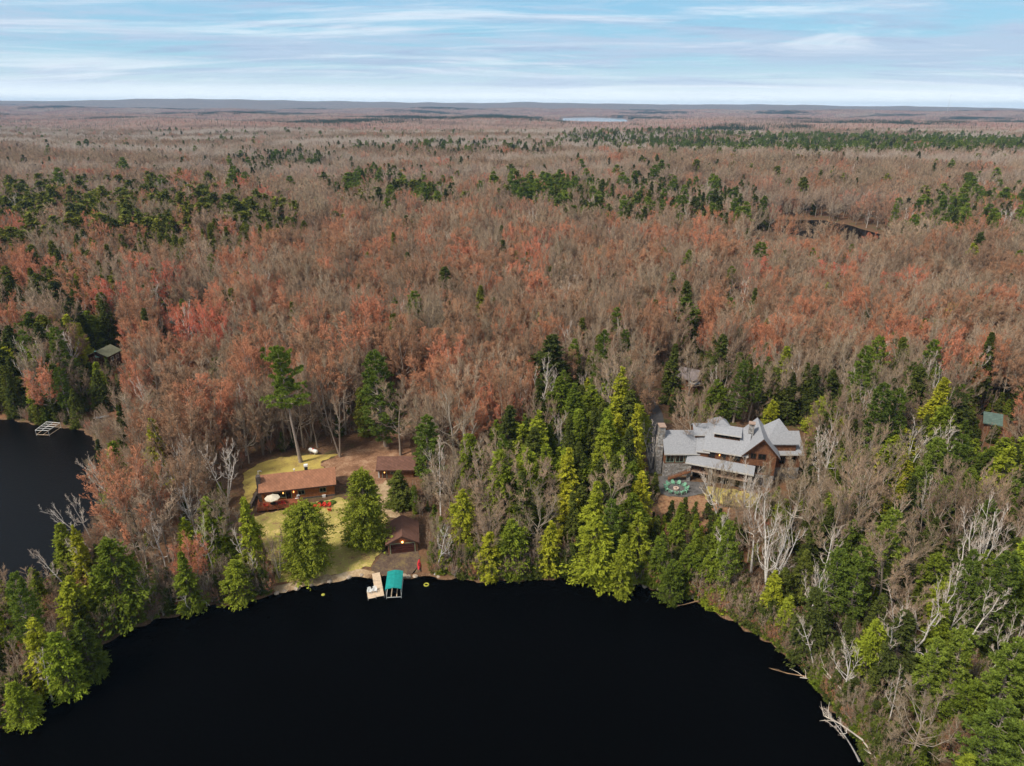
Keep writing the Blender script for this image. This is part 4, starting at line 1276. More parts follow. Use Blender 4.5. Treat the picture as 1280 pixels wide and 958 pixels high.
for s in (7.3, 9.2, 11.6):
    pf.make(MB().box(s - .5, 1.52, 3.6, s + .5, 1.66, 5.7), 'window', M['glass'], root)
pf.make(MB().box(1.4, 2.3, 3.2, 5.2, 2.6, 6.3), 'dark_doors', M['glass'], root)
# outside stair down to the patio
mb = MB(); st0, st1 = np.array([41.6, 139.9]), np.array([36.8, 140.9])
fs = LF(st1, st0, RL); n_ = 14
for k in range(n_): mb.box(k * fs.len / n_, -.7, 3.9 + k * 2.7 / n_, (k + 1) * fs.len / n_ + .05, .6, 4.05 + k * 2.7 / n_)
sto = fs.make(mb, 'stair', M['brownwood'], root)
mb = MB(); Ls = fs.len
mb.quad_box([(0, -.78, 4.9), (Ls, -.78, 7.6), (Ls, -.70, 7.6), (0, -.70, 4.9), (0, -.78, 5.0), (Ls, -.78, 7.7), (Ls, -.70, 7.7), (0, -.70, 5.0)])
mb.quad_box([(0, -.78, 3.9), (Ls, -.78, 6.6), (Ls, -.70, 6.6), (0, -.70, 3.9), (0, -.78, 4.3), (Ls, -.78, 7.0), (Ls, -.70, 7.0), (0, -.70, 4.3)])
for k in range(12): mb.box(k * Ls / 11 - .03, -.77, 4 + k * 2.7 / 11, k * Ls / 11 + .03, -.71, 4.95 + k * 2.7 / 11)
fs.make(mb, 'stair_rail', M['brownwood'], sto)
# ring of green chairs round the fire pit
ctr = Pg(845, 612); nC = 11
names_ = ['nearest the stair', 'second from the stair', 'third from the stair', 'at the lodge side middle', 'at the lodge side toward the pillar', 'nearest the stone pillar', 'nearest the birch stem', 'at the slope side toward the birch', 'at the slope side middle', 'at the slope side toward the drive', 'nearest the asphalt drive']
sp_ = []
for k in range(nC):
    a = math.pi * .9 - k * 2 * math.pi / nC; R_ = 2.15
    sp_.append((ctr[0] + R_ * 1.08 * math.cos(a), ctr[1] + R_ * math.sin(a), ctr[2] + .09, a - math.pi / 2))
chairs('fire_ring_chair', M['mint'], ['mint green chair of the fire ring, ' + s_ for s_ in names_], 'green chairs around the fire pit', sp_)
t = empty('fire_pit', ctr + np.array([0, 0, .08]), 0, 'pale stone fire pit inside the ring of green chairs', 'fire pit')
MB().lathe([(.62, 0), (.66, .40), (.45, .42), (.42, .2)], 16).build('stone_rim', M['pinkstone'], t)
mb = MB()
for k in range(4): mb.tube([(.3 * math.cos(k * 1.57), .3 * math.sin(k * 1.57), .1), (0, 0, .5)], .05)
mb.build('logs', M['charcoal'], t)

# ================================================================== FARTHER BUILDINGS
A, B = P(846, 471.5, 7.2), P(868, 476, 7.2)
root = empty('guest_cabin', (A[0], A[1], 3.4), 0, 'small grey roofed cabin in the trees behind the stone lodge', 'cabin'); fr = LF(A, B, root.location)
gable(fr, .3, fr.len + .3, 0, 6.5, 2.5, 7.4, 9.4, root, M['brownwood'], M['roof_mauve'], ov=.6)
window(fr, 1.8, 5.6, .9, .9, root, M['darkfascia']); window(fr, 4.2, 5.6, .9, .9, root, M['darkfascia'])
f2 = LF(P(864, 481, 6.2), P(874, 480, 6.2), root.location)
f2.make(MB().box(.2, .2, 2.5, f2.len, 3, 6.2), 'wall', M['brownwood'], root)
f2.make(MB().prism([(-.3, 6.15), (3.4, 7.3), (3.4, 7.5), (-.3, 6.35)], -.2, f2.len + .3), 'porch_roof', M['roof_grey'], root)
A, B = P(121, 447, 7), P(134, 445, 7)
root = empty('lake_house', (A[0], A[1], 3.), 0, 'house with a roof half teal metal and half mossy shingle above the bay', 'house'); fr = LF(A, B, root.location)
gable(fr, 0, fr.len, 0, 5, 2, 7.1, 8.3, root, M['brownwood'], M['roof_teal'], ov=.4, rname='teal_roof')
f2 = LF(P(134, 446, 7.4), P(150, 438, 7.4), root.location)
gable(f2, 0, f2.len, 0, 7, 2, 7.4, 9.0, root, M['darkwood'], M['roof_olive'], ov=.5, rname='mossy_roof')
window(f2, 2, 5.4, 1.1, 1.1, root, M['white']); window(f2, 4.6, 5.4, 1.1, 1.1, root, M['white'])
A, B = P(206, 404, 8), P(226, 404, 8)
root = empty('woodland_house', (A[0], A[1], 4.), 0, 'green roofed house almost hidden in the woods beside a blue tarpaulin', 'house'); fr = LF(A, B, root.location)
gable(fr, 0, fr.len, 0, 6, 2, 8, 9.8, root, M['darkwood'], M['roof_green'], ov=.5); window(fr, 2, 6, 1.2, 1, root, M['white'])
g_ = Pg(241, 405, 4)
root = empty('covered_trailer', g_, .2, 'blue tarpaulin over a tall load in the woods', 'covered load')
MB().prism([(-1.6, .5), (1.6, .5), (1.6, 2.6), (0, 3.6), (-1.6, 2.6)], -2.6, 2.6).build('tarpaulin', M['blue'], root); MB().box(-2.7, -1.1, .2, 2.7, 1.1, .49).build('bed', M['darkwood'], root)
A, B = P(1232, 527.5, 7.6), P(1250, 530.5, 7.6)
root = empty('garden_shed', (A[0], A[1], 4.), 0, 'small brown shed with a grey green roof alone in the woods', 'shed'); fr = LF(A, B, root.location)
gable(fr, 0, fr.len, 0, 5, 2, 7.6, 9.3, root, M['brownwood'], M['roof_green'], ov=.6); window(fr, fr.len * .6, 5.8, 1.1, 1, root, M['darkfascia'])
# things on the bay shore
A, B = P(44, 537, 1.6), P(60, 545, 1.6)
root = empty('empty_boat_lift', (A[0], A[1], 0), 0, 'bare aluminium boat lift frame standing in the bay', 'boat lift')
q1, q2, q3, q4 = P(44, 538, 1.7), P(60, 538.5, 1.7), P(75, 529, 1.7), P(58, 527.5, 1.7)
rl = np.array(root.location)
mb = MB()
def rl_t(mb, a, b, r=.05): mb.tube([tuple(a - rl), tuple(b - rl)], r, 5)
for a, b in ((q1, q2), (q2, q3), (q3, q4), (q4, q1), ((q1 + q2) / 2, (q3 + q4) / 2), ((q1 + q4) / 2, (q2 + q3) / 2)): rl_t(mb, a, b, .07)
for k in (.25, .5, .75): rl_t(mb, q1 + (q4 - q1) * k, q2 + (q3 - q2) * k, .06)
mb.build('canopy_frame', M['white'], root)
for q in (q1, q2, q3, q4):
    mb = MB(); rl_t(mb, np.array([q[0], q[1], -1.2]), q, .06); mb.build('post', M['alu'], root)
mb = MB(); low = [np.array([q[0], q[1], .35]) for q in (q1, q2, q3, q4)]
for i in range(4): rl_t(mb, low[i], low[(i + 1) % 4], .07)
rl_t(mb, (low[0] + low[1]) / 2, (low[2] + low[3]) / 2, .08)
mb.build('cradle', M['dockwood'], root)
def canoe(name, a, b, w_, material, label, cat, z=.3):
    a, b = np.array(a), np.array(b); d = b - a; ln = np.linalg.norm(d[:2]); an = math.atan2(d[1], d[0])
    xs = np.linspace(-ln / 2, ln / 2, 11); wid = w_ * np.clip(1 - (np.abs(xs) / (ln / 2)) ** 2.6, .03, 1)
    mb = MB()
    for x, w1 in zip(xs, wid):
        e = .12 * (2 * x / ln) ** 4
        mb.v += [(x, -w1, .0), (x, -w1 * .75, .25 - e), (x, 0, .36 - e), (x, w1 * .75, .25 - e), (x, w1, .0)]
    for i in range(10):
        for k in range(5): mb.f.append((i * 5 + k, i * 5 + (k + 1) % 5, (i + 1) * 5 + (k + 1) % 5, (i + 1) * 5 + k))
    mb.f += [tuple(range(5)), tuple(range(54, 49, -1))]
    t = empty(name, ((a[0] + b[0]) / 2, (a[1] + b[1]) / 2, (a[2] + b[2]) / 2 + .25), an, label, cat)
    mb.build('hull', material, t)
    for x in (-ln * .3, ln * .3): MB().box(x - .08, -w_ * 1.1, -.25, x + .08, w_ * 1.1, -.02).build('rest', M['darkwood'], t)
    MB().box(-ln * .42, -.03, .35, ln * .42, .03, .40).build('keel', material, t)
canoe('canoe', Pg(117, 525.5), Pg(136, 520.5), .45, M['white'], 'white canoe lying upside down on the bay shore', 'canoe')
canoe('rowing_boat', Pg(94, 510), Pg(118, 508), .6, M['fascia'], 'grey rowing boat upside down under the trees of the bay shore', 'boat')
# drowned and fallen trunks
def fallen(pts, r, material, label, twigs=6, seed=0):
    rng = np.random.default_rng(seed); pts = np.array(pts, float); o0 = pts[0]
    t = empty('fallen_trunk', o0, 0, label, 'fallen trunk', 'dead trunks fallen along the shore'); mb = MB(); q = pts - o0
    mb.tube([tuple(x) for x in q], list(np.linspace(r, r * .35, len(q))), 6); mb.build('trunk', material, t)
    mb = MB()
    for k in range(twigs):
        i = rng.integers(0, len(q) - 1); f = rng.random(); s = q[i] + (q[i + 1] - q[i]) * f; d = unit((unit((q[-1] - q[0])[None])[0] + rng.normal(0, .6, 3))[None])[0]; d[2] = abs(d[2])
        l = rng.uniform(1, 2.8); mb.tube([tuple(s), tuple(s + d * l * .6), tuple(s + d * l + rng.normal(0, .2, 3))], [r * .4, r * .25, r * .1], 4)
    mb.build('branches', material, t)
def lp(*uvz): return [P(u, v, z) for u, v, z in uvz]
fallen(lp((888, 745, 2.2), (876, 738, 2.4), (866, 731, 2.0), (853, 729, 1.0)), .16, M['deadwood'], 'bleached trunk leaning over the lake edge below the rust slope', 9, 1)
fallen(lp((885, 748, .8), (870, 752, .5), (855, 756, .2), (842, 758, -.1)), .12, M['brushwood'], 'brown trunk lying in the water below the rust slope', 3, 2)
fallen(lp((1028, 848, .8), (1008, 846, .5), (985, 842, .2), (960, 835, -.05)), .13, M['brushwood'], 'brown trunk reaching out on the water from the near shore', 3, 3)
fallen(lp((1032, 850, .9), (1015, 849, .6), (1000, 847, .3)), .16, M['deadwood'], 'short bleached trunk at the root of the brown one', 2, 4)
fallen(lp((1100, 955, 2.5), (1078, 925, 2.6), (1050, 905, 2.2), (1030, 895, 1.4)), .17, M['deadwood'], 'bleached trunk bowed over the lake at the near shore', 10, 5)
fallen(lp((1090, 900, 3), (1050, 860, 4), (1030, 838, 4), (1020, 820, 3.5)), .14, M['deadwood'], 'pale leaning trunk above the one bowed over the lake', 9, 6)
fallen(lp((240, 764, .8), (233, 757, 3.2), (230, 745, 5.5)), .12, M['deadwood'], 'pale broken stem at the water beside the low bright cedar', 5, 7)
fallen(lp((262, 757, .6), (254, 750, 2.5), (246, 752, 2.0), (243, 762, .2)), .10, M['deadwood'], 'pale bent stem dipping to the water at the point', 3, 8)
# pond bank
g1, g2 = Pg(1042, 271), Pg(1075, 289)
# rocks along the water
rng = np.random.default_rng(11)
def rock_mesh(seed):
    rng = np.random.default_rng(seed); import bmesh
    bm = bmesh.new(); bmesh.ops.create_icosphere(bm, subdivisions=2, radius=1)
    for v in bm.verts: v.co *= rng.uniform(.8, 1.15)
    for v in bm.verts: v.co.z *= .6
    me = bpy.data.meshes.new('shore_rock'); bm.to_mesh(me); bm.free(); me.materials.append(M['stone_pale']); return me
M['stone_pale'] = simple('shore_rock', (.40, .32, .24), .9, .4, 2)
rm = [rock_mesh(i) for i in range(3)]
ptsr = [(346, 742), (356, 739), (371, 736), (389, 732), (412, 727), (436, 722.5), (452, 719.5), (505, 720.5), (511, 721.5), (519, 721), (548, 721.5), (776, 727), (792, 730), (806, 733), (822, 736.5), (838, 740)]
seg = ['by the shrub tree', 'near the beach end', 'on the beach', 'on the beach below the deck cedar', 'in the middle of the beach', 'toward the dock', 'beside the dock', 'at the ramp foot', 'at the ramp foot, second', 'below the kayak', 'past the kayak', 'east of the leaning cedar', 'below the pointed shore cedar', 'below the green cedar', 'toward the rust slope', 'at the fallen trunks']
for i, (u, v) in enumerate(ptsr):
    p = P(u, v - .6, .15); o = link('shore_rock', rm[i % 3]); o.location = tuple(p); o.rotation_euler = (0, 0, rng.uniform(0, 6)); o.scale = (rng.uniform(.35, .7),) * 3
    tag(o, 'tan rock at the water line ' + seg[i].replace('east of', 'just past'), 'rock', 'rocks along the water line')
# low stone wall closing the top of the asphalt drive
a, b_ = Pg(814, 508), Pg(831, 513)
fr = LF(a, b_, a); mb = MB(); rng = np.random.default_rng(4)
x = 0.
while x < fr.len:
    w_ = rng.uniform(.4, .8); mb.box(x, 0, -.2, x + w_ - .03, .5 + rng.uniform(0, .1), rng.uniform(.45, .65)); x += w_
o = fr.make(mb, 'stone_wall', M['pinkstone']); o.location = tuple(a); tag(o, 'low tan stone wall at the top of the asphalt drive', 'wall')
# thin mast on the horizon
g_ = P(1184, 133.0, 0); dd = unit((P(1184, 140, 0) - CAM)[None])[0]; g_ = np.array([dd[0], dd[1], 0]) / np.hypot(dd[0], dd[1]) * 7600; zz_ = h1(g_[0], g_[1])
t = empty('radio_mast', (g_[0], g_[1], zz_), 0, 'thin radio mast standing on the far hills', 'mast')
MB().tube([(0, 0, 0), (0, 0, 150)], [2.0, 1.0], 4).build('mast', M['alu'], t); MB().box(-4, -1, 148, 4, 1, 153).build('antenna', M['alu'], t)
print('buildings', time.time() - T0)

# ================================================================== TREES
YARD = gpoly([(290, 655), (298, 600), (316, 578), (350, 568), (400, 562), (445, 552), (478, 538), (505, 508), (530, 505), (524, 545), (520, 600), (506, 640), (527, 665), (536, 725), (440, 735), (350, 755), (334, 700), (318, 668)])
LODGE = gpoly([(804, 592), (804, 530), (806, 500), (796, 475), (822, 470), (832, 505), (834, 528), (1000, 538), (1010, 600), (965, 620), (905, 628), (880, 632), (832, 642), (822, 610)])
CLEAR = [(YARD, .5), (LODGE, .5), (gpoly([(841, 490), (841, 468), (880, 464), (882, 492)]), 1.5), (gpoly([(108, 462), (118, 440), (160, 432), (162, 450), (150, 460)]), 1.0),
         (gpoly([(1225, 545), (1224, 520), (1256, 520), (1256, 548)]), 1.0), (gpoly([(100, 528), (96, 518), (140, 514), (150, 522), (130, 534)]), .5)]
# views kept open: (x0, y0, x1, y1 of what shows there, share of trees in front that may stay)
OPEN = [((312, 570, 480, 650), 0), ((466, 562, 522, 606), .0), ((470, 640, 530, 760), 0), ((826, 520, 895, 622), 0), ((895, 520, 1000, 600), .30), ((841, 460, 880, 480), .25),
        ((116, 430, 152, 450), 0), ((205, 396, 248, 410), .15), ((1226, 508, 1254, 540), 0), ((36, 520, 80, 552), 0), ((98, 500, 140, 534), .1), ((945, 270, 1108, 293), .05), ((805, 500, 832, 560), .05),
        ((822, 618, 880, 640), .75), ((0, 522, 108, 640), 0.0), ((0, 600, 48, 706), .04), ((300, 565, 345, 600), 0), ((400, 540, 520, 600), 0), ((180, 780, 900, 958), 0), ((340, 700, 620, 735), 0)]


def ell(u, v, cx, cy, rx_, ry_):
    return np.clip(1.35 - np.sqrt(((u - cx) / rx_) ** 2 + ((v - cy) / ry_) ** 2) , 0, 1) * (1 / .5)


KINDS = ['bare', 'maple', 'birch', 'cedar', 'hemlock', 'pine', 'olive']


def mixture(u, v, xy=None):
    """share of each kind of tree by where its crown shows"""
    w = np.zeros((len(u), 7))
    w[:] = (.58, .33, .035, .008, .020, .012, .015)
    far = sm(260, 200, v)
    w[:, 1] *= 1 - .75 * far; w[:, 3:] *= (1 - .6 * far)[:, None]
    if xy is not None:
        cl = np.sin(xy[:, 0] / 33 + 1.5 * np.sin(xy[:, 1] / 41)) * np.sin(xy[:, 1] / 29 + 1.2 * np.sin(xy[:, 0] / 50) + .5) + .5 * np.sin(xy[:, 0] / 14 + 1) * np.sin(xy[:, 1] / 12)
        w[:, 1] *= np.clip(1.05 + .75 * cl, .25, 1.9)
    w[:, 4] += .03 * far

    def put(cx, cy, rx_, ry_, mixv):
        k = np.clip(ell(u, v, cx, cy, rx_, ry_), 0, 1)[:, None]
        w[:] = w * (1 - k) + np.array(mixv) * k
    #                       bare  maple birch cedar hem  pine olive
    put(150, 278, 200, 42, (.22, .22, .02, .00, .04, .00, .50))
    put(60, 335, 120, 45, (.34, .20, .04, .08, .14, .02, .18))
    put(40, 440, 100, 85, (.30, .10, .05, .12, .33, .04, .08))
    put(200, 405, 70, 30, (.35, .50, .03, .04, .05, .01, .02))
    put(470, 238, 45, 22, (.15, .10, .02, .0, .55, .10, .10))
    put(540, 243, 28, 16, (.15, .10, .02, .0, .50, .20, .05))
    put(690, 240, 60, 14, (.10, .08, .02, .0, .10, .60, .10))
    put(790, 250, 90, 20, (.22, .10, .06, .05, .40, .15, .02))
    put(890, 255, 60, 22, (.30, .08, .08, .02, .45, .08, .0))
    put(1150, 275, 40, 22, (.40, .10, .10, .0, .15, .25, .0))
    put(1240, 265, 70, 30, (.30, .10, .12, .0, .20, .28, .0))
    put(1060, 182, 260, 10, (.15, .05, .01, .0, .50, .29, .0))
    put(820, 175, 110, 9, (.25, .10, .01, .0, .45, .19, .0))
    put(560, 186, 110, 7, (.35, .15, .01, .0, .40, .09, .0))
    put(350, 200, 60, 8, (.25, .05, .02, .0, .63, .05, .0))
    put(310, 225, 30, 25, (.45, .15, .10, .0, .25, .05, .0))
    put(620, 325, 90, 20, (.40, .25, .03, .05, .25, .02, .0))
    put(620, 470, 110, 60, (.48, .50, .01, .0, .0, .0, .0))
    put(480, 330, 150, 40, (.50, .45, .03, .0, .01, .0, .01))
    put(1050, 340, 240, 40, (.66, .26, .04, .01, .02, .01, .0))
    put(1120, 440, 190, 50, (.52, .30, .04, .02, .08, .02, .02))
    # woods behind and around the lodge
    put(930, 480, 90, 55, (.40, .10, .05, .12, .28, .05, .0))
    put(1120, 520, 160, 60, (.36, .03, .06, .22, .26, .07, .0))
    put(1150, 650, 200, 130, (.30, .01, .14, .28, .17, .10, .0))
    put(1180, 850, 190, 150, (.17, .0, .22, .33, .10, .18, .0))
    put(1000, 720, 80, 70, (.36, .02, .14, .26, .14, .08, .0))
    # shore woods between boathouse and lodge
    put(690, 620, 150, 110, (.27, .01, .05, .44, .17, .06, .0))
    put(740, 510, 75, 65, (.16, .01, .04, .53, .21, .05, .0))
    put(580, 600, 45, 80, (.62, .20, .05, .06, .05, .02, .0))
    put(545, 650, 45, 60, (.72, .04, .08, .10, .05, .01, .0))
    put(835, 685, 75, 42, (.10, .0, .05, .70, .15, .0, .0))
    # the point
    put(200, 620, 130, 90, (.37, .22, .29, .08, .03, .01, .0))
    put(240, 500, 70, 45, (.50, .44, .02, .01, .02, .01, .0))
    put(55, 800, 100, 115, (.18, .0, .24, .49, .06, .03, .0))
    put(200, 710, 130, 40, (.34, .05, .27, .26, .07, .01, .0))
    if xy is not None:
        x, y = xy[:, 0], xy[:, 1]
        g = np.sin(x / 95 + 1.7 * np.sin(y / 210)) * np.sin(y / 120 + 1.3 * np.sin(x / 260) + 2) + .5 * np.sin(x / 37 + y / 60) * np.sin(y / 45)
        k = (sm(.62, 1.05, g) * sm(520, 760, y) * .2)[:, None]
        w[:] = w * (1 - k) + np.array([.18, .05, .03, .0, .58, .12, .04]) * k
        g = np.sin(x / 70 + 3 + 1.2 * np.sin(y / 130)) * np.sin(y / 90 + 1)
        w[:, 2] += .16 * sm(.6, .95, g) * sm(300, 450, y)
    return w / w.sum(1, keepdims=True)


print('hand trees')
HAND = []      # (kind, variant, base xyz, height, yaw, width factor, tilt, label, group)


def hand(kind, var, u, v, H, label, wf=1.0, yaw=None, tilt=(0, 0), at_base=False, grp=None):
    if at_base: b = Pg(u, v)
    else:
        lx, lz = math.sin(tilt[1]) * H, math.cos(tilt[1]) * H
        z = 2.
        for _ in range(14):
            p = P(u, v, z + lz); z = .5 * z + .5 * max(h1(p[0] - lx, p[1]), .3)
        b = np.array([p[0] - lx, p[1], z])
    HAND.append((kind, var, b, H, RNG.uniform(0, 6.28) if yaw is None else yaw, wf, tilt, label, grp))


hand('tallpine', 0, 377, 578, 30.5, 'tall white pine with a long bare trunk on the yellow grass behind the cabin', at_base=True, yaw=1.0, tilt=(0, -.03))
hand('lawncedar', 0, 451, 589, 17.0, 'broad yellow green cedar on the lawn between the cabin and the boathouse', .93)
hand('lawncedar', 1, 378, 630, 14.5, 'rounded yellow green cedar on the lawn in front of the cabin deck', 1.05)
hand('pine', 2, 474, 440, 26, 'bright green pine rising above the bare woods behind the gravel drive', 1.35)
hand('pine', 2, 514, 364, 24, 'lone green pine standing up from the bare woods, beyond the bright pine', 1.15)
hand('pine', 1, 533, 521, 19, 'full green pine overhanging the brown roofed shed', 1.5)
hand('hemlock', 0, 497, 588, 9, 'small dark evergreen in front of the brown roofed shed', 1.9)
hand('pine', 2, 518, 606, 7, 'small bright evergreen beside the dark one at the shed')
hand('pine', 2, 955, 303, 22, 'wide green pine standing alone in the mid forest before the pond', 1.7)
hand('hemlock', 0, 690, 418, 24, 'big dark evergreen at the edge of the red woods', 1.8)
hand('cedar', 2, 857, 372, 20, 'olive green evergreen alone in the bare woods above the small grey cabin', 1.5)
hand('yellow', 3, 778, 458, 22, 'tall yellow green cedar beside the asphalt drive', 1.0)
hand('yellow', 1, 797, 505, 18, 'yellow cedar close against the asphalt drive', .9)
hand('yellow', 0, 803, 588, 15, 'yellow green cedar in front of the patio steps', 1.0)
hand('yellow', 4, 746, 646, 14, 'bright yellow green cedar leaning out over the middle of the shore', 1.35)
hand('cedar', 0, 800, 640, 13, 'green cedar on the shore below the rust coloured slope', 1.1)
hand('cedar', 1, 852, 628, 13, 'pointed green cedar under the ring of green chairs')
hand('cedar', 3, 872, 660, 11, 'short green cedar on the bank below the patio')
hand('yellow', 2, 660, 560, 18, 'yellow green cedar in the middle of the shoreline evergreens', .95)
hand('cedar', 2, 640, 650, 12, 'wide green cedar touching the water between boathouse and lodge', 1.3)
hand('cedar', 4, 700, 470, 18, 'grey green evergreen right behind the shoreline cedars', 1.1)
hand('pine', 1, 912, 652, 17, 'bright green pine leaning over the bank below the lodge', 1.05, tilt=(0, -.05))
hand('pine', 2, 1046, 684, 17, 'bright green pine of a close pair on the shore bank, nearer the water', 1.05)
hand('pine', 1, 1080, 684, 18, 'bright green pine of a close pair on the shore bank, farther from the water', 1.1)
hand('pine', 2, 1104, 478, 25, 'great green pine with upswept boughs past the lodge', 1.05)
hand('pine', 3, 1125, 487, 23, 'green pine just beside the great upswept pine', .95)
hand('yellow', 1, 1182, 472, 22, 'yellow green cedar beyond the great upswept pine', 1.1)
hand('yellow', 3, 1131, 592, 10, 'small bright yellow cedar in a gap of the dark woods', 1.0)
hand('yellow', 0, 1264, 556, 19, 'yellow cedar near the green roofed shed', 1.0)
hand('yellow', 2, 1098, 776, 13, 'yellow cedar among dark ones near the shore end of the bare birches', 1.0)
hand('pine', 1, 1176, 800, 16, 'blue green pine deep in the near shore woods', 1.15)
hand('pine', 2, 1210, 790, 17, 'rounded blue green pine under the cluster of leaning birches', 1.1)
hand('pine', 2, 1258, 690, 20, 'olive green pine at the edge of the near woods', 1.1)
hand('pine', 1, 1275, 800, 20, 'bright green pine at the near corner of the woods', 1.2)
hand('pine', 0, 1255, 880, 18, 'lowest bright green pine at the near corner of the woods', 1.3)
hand('cedar', 4, 133, 672, 17, 'big pointed cedar at the waterside of the point', 1.15)
hand('pine', 1, 16, 718, 17, 'green pine beside the yellow cedars at the near end of the point', 1.1)
hand('yellow', 0, 38, 772, 14, 'yellow cedar behind the small yellow one at the near end of the point', 1.0)
hand('yellow', 2, 66, 790, 12, 'yellow green cedar leaning over the water at the near end of the point', 1.1)
hand('yellow', 4, 14, 852, 8, 'small bright yellow cedar at the very tip of the near shore', 1.2)
hand('cedar', 0, 96, 775, 11, 'green cedar reaching over the lake beside the yellow cedars', 1.2)
hand('yellow', 1, 304, 622, 17, 'yellow green cedar at the end of the cabin beside its woodpile', .9)
hand('cedar', 2, 292, 700, 9, 'low bright cedar hanging over the water where lawn meets point', 1.5)
hand('cedar', 1, 225, 690, 13, 'dark green cedar behind the waterside birches of the point')
hand('yellow', 3, 90, 655, 14, 'slim yellow green cedar among the leaning birches of the point', .8)
hand('hemlock', 1, 945, 360, 20, 'dark evergreen just under the lone wide pine')
hand('pine', 0, 1122, 255, 24, 'pine towering at the near end of the pond', .9)
for u, v, H, lab in ((828, 664, 12, 'cedar under the rust slope, nearest the lodge stair side'), (862, 684, 10, 'low cedar on the bank under the rust slope'), (892, 688, 10, 'low cedar beside the bleached leaning trunk'),
                     (781, 668, 13, 'green cedar between the bright shore cedar and the patio slope'), (905, 640, 11, 'slim cedar under the yellow grass strip'), (842, 700, 9, 'small waterside cedar below the rust slope')):
    hand('cedar', int(u) % 5, u, v, H, lab, 1.15)
# birches and snags, pale against the woods
B = [('snag', 0, 75, 406, 19, 'white leafless tree forking wide above the bay shore', (0, -.1)), ('snag', 1, 190, 350, 20, 'white many branched snag above the green roofed house', (0, 0)),
     ('birch', 1, 104, 344, 18, 'white birch forked at the top, behind the bay woods', (0, 0)), ('birch', 0, 272, 325, 18, 'cream coloured birch in the woods beyond the blue tarpaulin', (0, 0)),
     ('birch', 4, 200, 540, 17, 'white birch with three stems at the neck of the point', (0, -.05)), ('birch', 5, 228, 538, 17, 'white birch clump beside the one at the neck of the point', (0, .05)),
     ('snag', 0, 226, 598, 16, 'tall white birch with spreading limbs in the middle of the point', (0, 0)), ('birch', 2, 192, 640, 15, 'upright white birch halfway along the point', (0, 0)),
     ('birch', 1, 256, 645, 14, 'white birch with a forked crown near the cabin end of the point', (0, 0)), ('snag', 1, 55, 628, 13, 'pale snag leaning far out over the bay', (0, -.55)),
     ('birch', 0, 88, 615, 13, 'short forked birch leaning over the bay beside the snag', (0, -.15)), ('birch', 3, 42, 682, 13, 'bare birch leaning toward the bay, nearest the lake end', (0, -.4)),
     ('birch', 3, 88, 670, 12, 'thin bare white stem beside the slim yellow green cedar', (0, -.15)), ('birch', 1, 100, 570, 16, 'white birch fanned out over the bay where the point begins', (0, -.35)),
     ('birch', 0, 45, 812, 10, 'small white birch among the yellow cedars', (0, 0)), ('birch', 3, 298, 655, 12, 'thin white birch by the shore beside the lawn', (0, 0)),
     ('birch', 2, 310, 688, 9, 'short white birch stem next to the lawn', (0, 0)), ('snag', 2, 985, 622, 22, 'huge white birch with many stems in front of the lodge gable', (0, .02)),
     ('birch', 1, 946, 572, 20, 'pale birch rising in front of the lodge gable', (0, 0)), ('birch', 3, 905, 630, 15, 'slender white birch below the lodge porch', (0, 0)),
     ('birch', 2, 998, 436, 19, 'straight white birch in the woods behind the lodge', (0, 0)), ('birch', 1, 1065, 455, 19, 'thin white birch between the lodge and the great pine', (0, .02)),
     ('birch', 2, 1232, 430, 20, 'straight white birch above the green roofed shed', (0, .04)), ('birch', 1, 1172, 450, 18, 'forked cream birch above the yellow cedars', (0, .04)),
     ('birch', 3, 1060, 655, 17, 'white birch leaning out behind the pair of bright pines', (0, .2)), ('birch', 1, 1160, 588, 17, 'white birch standing in the dark evergreens', (0, .05)),
     ('birch', 5, 1235, 650, 18, 'birch clump with fanned stems above the near woods', (0, .12)), ('birch', 1, 1195, 705, 16, 'white birch of the leaning cluster, lowest one', (0, .15)),
     ('birch', 4, 1232, 712, 17, 'many stemmed white birch of the leaning cluster', (0, .2)), ('birch', 2, 1255, 728, 17, 'white birch of the leaning cluster, next to the many stemmed one', (0, .22)),
     ('birch', 1, 1275, 760, 16, 'white birch at the outer edge of the leaning cluster', (0, .15)), ('birch', 3, 1010, 765, 13, 'leaning white birch on the shore bank above the fallen trunks', (0, -.25)),
     ('birch', 1, 1050, 790, 15, 'pale birch with drooping limbs over the lake edge', (0, -.2)), ('birch', 3, 1040, 880, 12, 'bare stem tilting over the lake at the near shore', (0, -.5)),
     ('birch', 0, 1130, 838, 12, 'thin white stem in front of the blue green pine', (0, 0)), ('birch', 3, 1216, 822, 10, 'short white stub among the near evergreens', (0, .05)),
     ('birch', 1, 1018, 700, 15, 'white birch right beside the huge many stemmed one', (0, -.05)), ('birch', 0, 932, 345, 18, 'pale birch group in the forest under the lone wide pine', (0, 0)),
     ('birch', 4, 915, 342, 18, 'pale birch clump in the forest under the lone wide pine', (0, 0)), ('birch', 1, 1168, 340, 19, 'cream birch with upright limbs in the far woods near the pond', (0, 0)),
     ('birch', 5, 1250, 300, 19, 'white birch leaning among the far pines past the pond', (0, .1)), ('birch', 2, 655, 470, 18, 'pale barked tree among the red maples behind the shore cedars', (0, 0)),
     ('birch', 1, 700, 515, 17, 'white limbed tree poking out of the shoreline cedars', (0, 0)), ('snag', 1, 560, 655, 12, 'white dead tree with crooked limbs at the water beside the kayak', (0, .25)),
     ('birch', 1, 165, 470, 15, 'pale leaning birch stem below the green roofed house', (0, -.2)), ('birch', 0, 200, 450, 16, 'cream birch between the green roofed house and the red maples', (0, 0)),
     ('birch', 3, 886, 585, 17, 'thin cream birch leaning toward the ring of green chairs', (0, -.28)), ('birch', 4, 820, 520, 14, 'pale birch clump against the asphalt drive', (0, 0))]
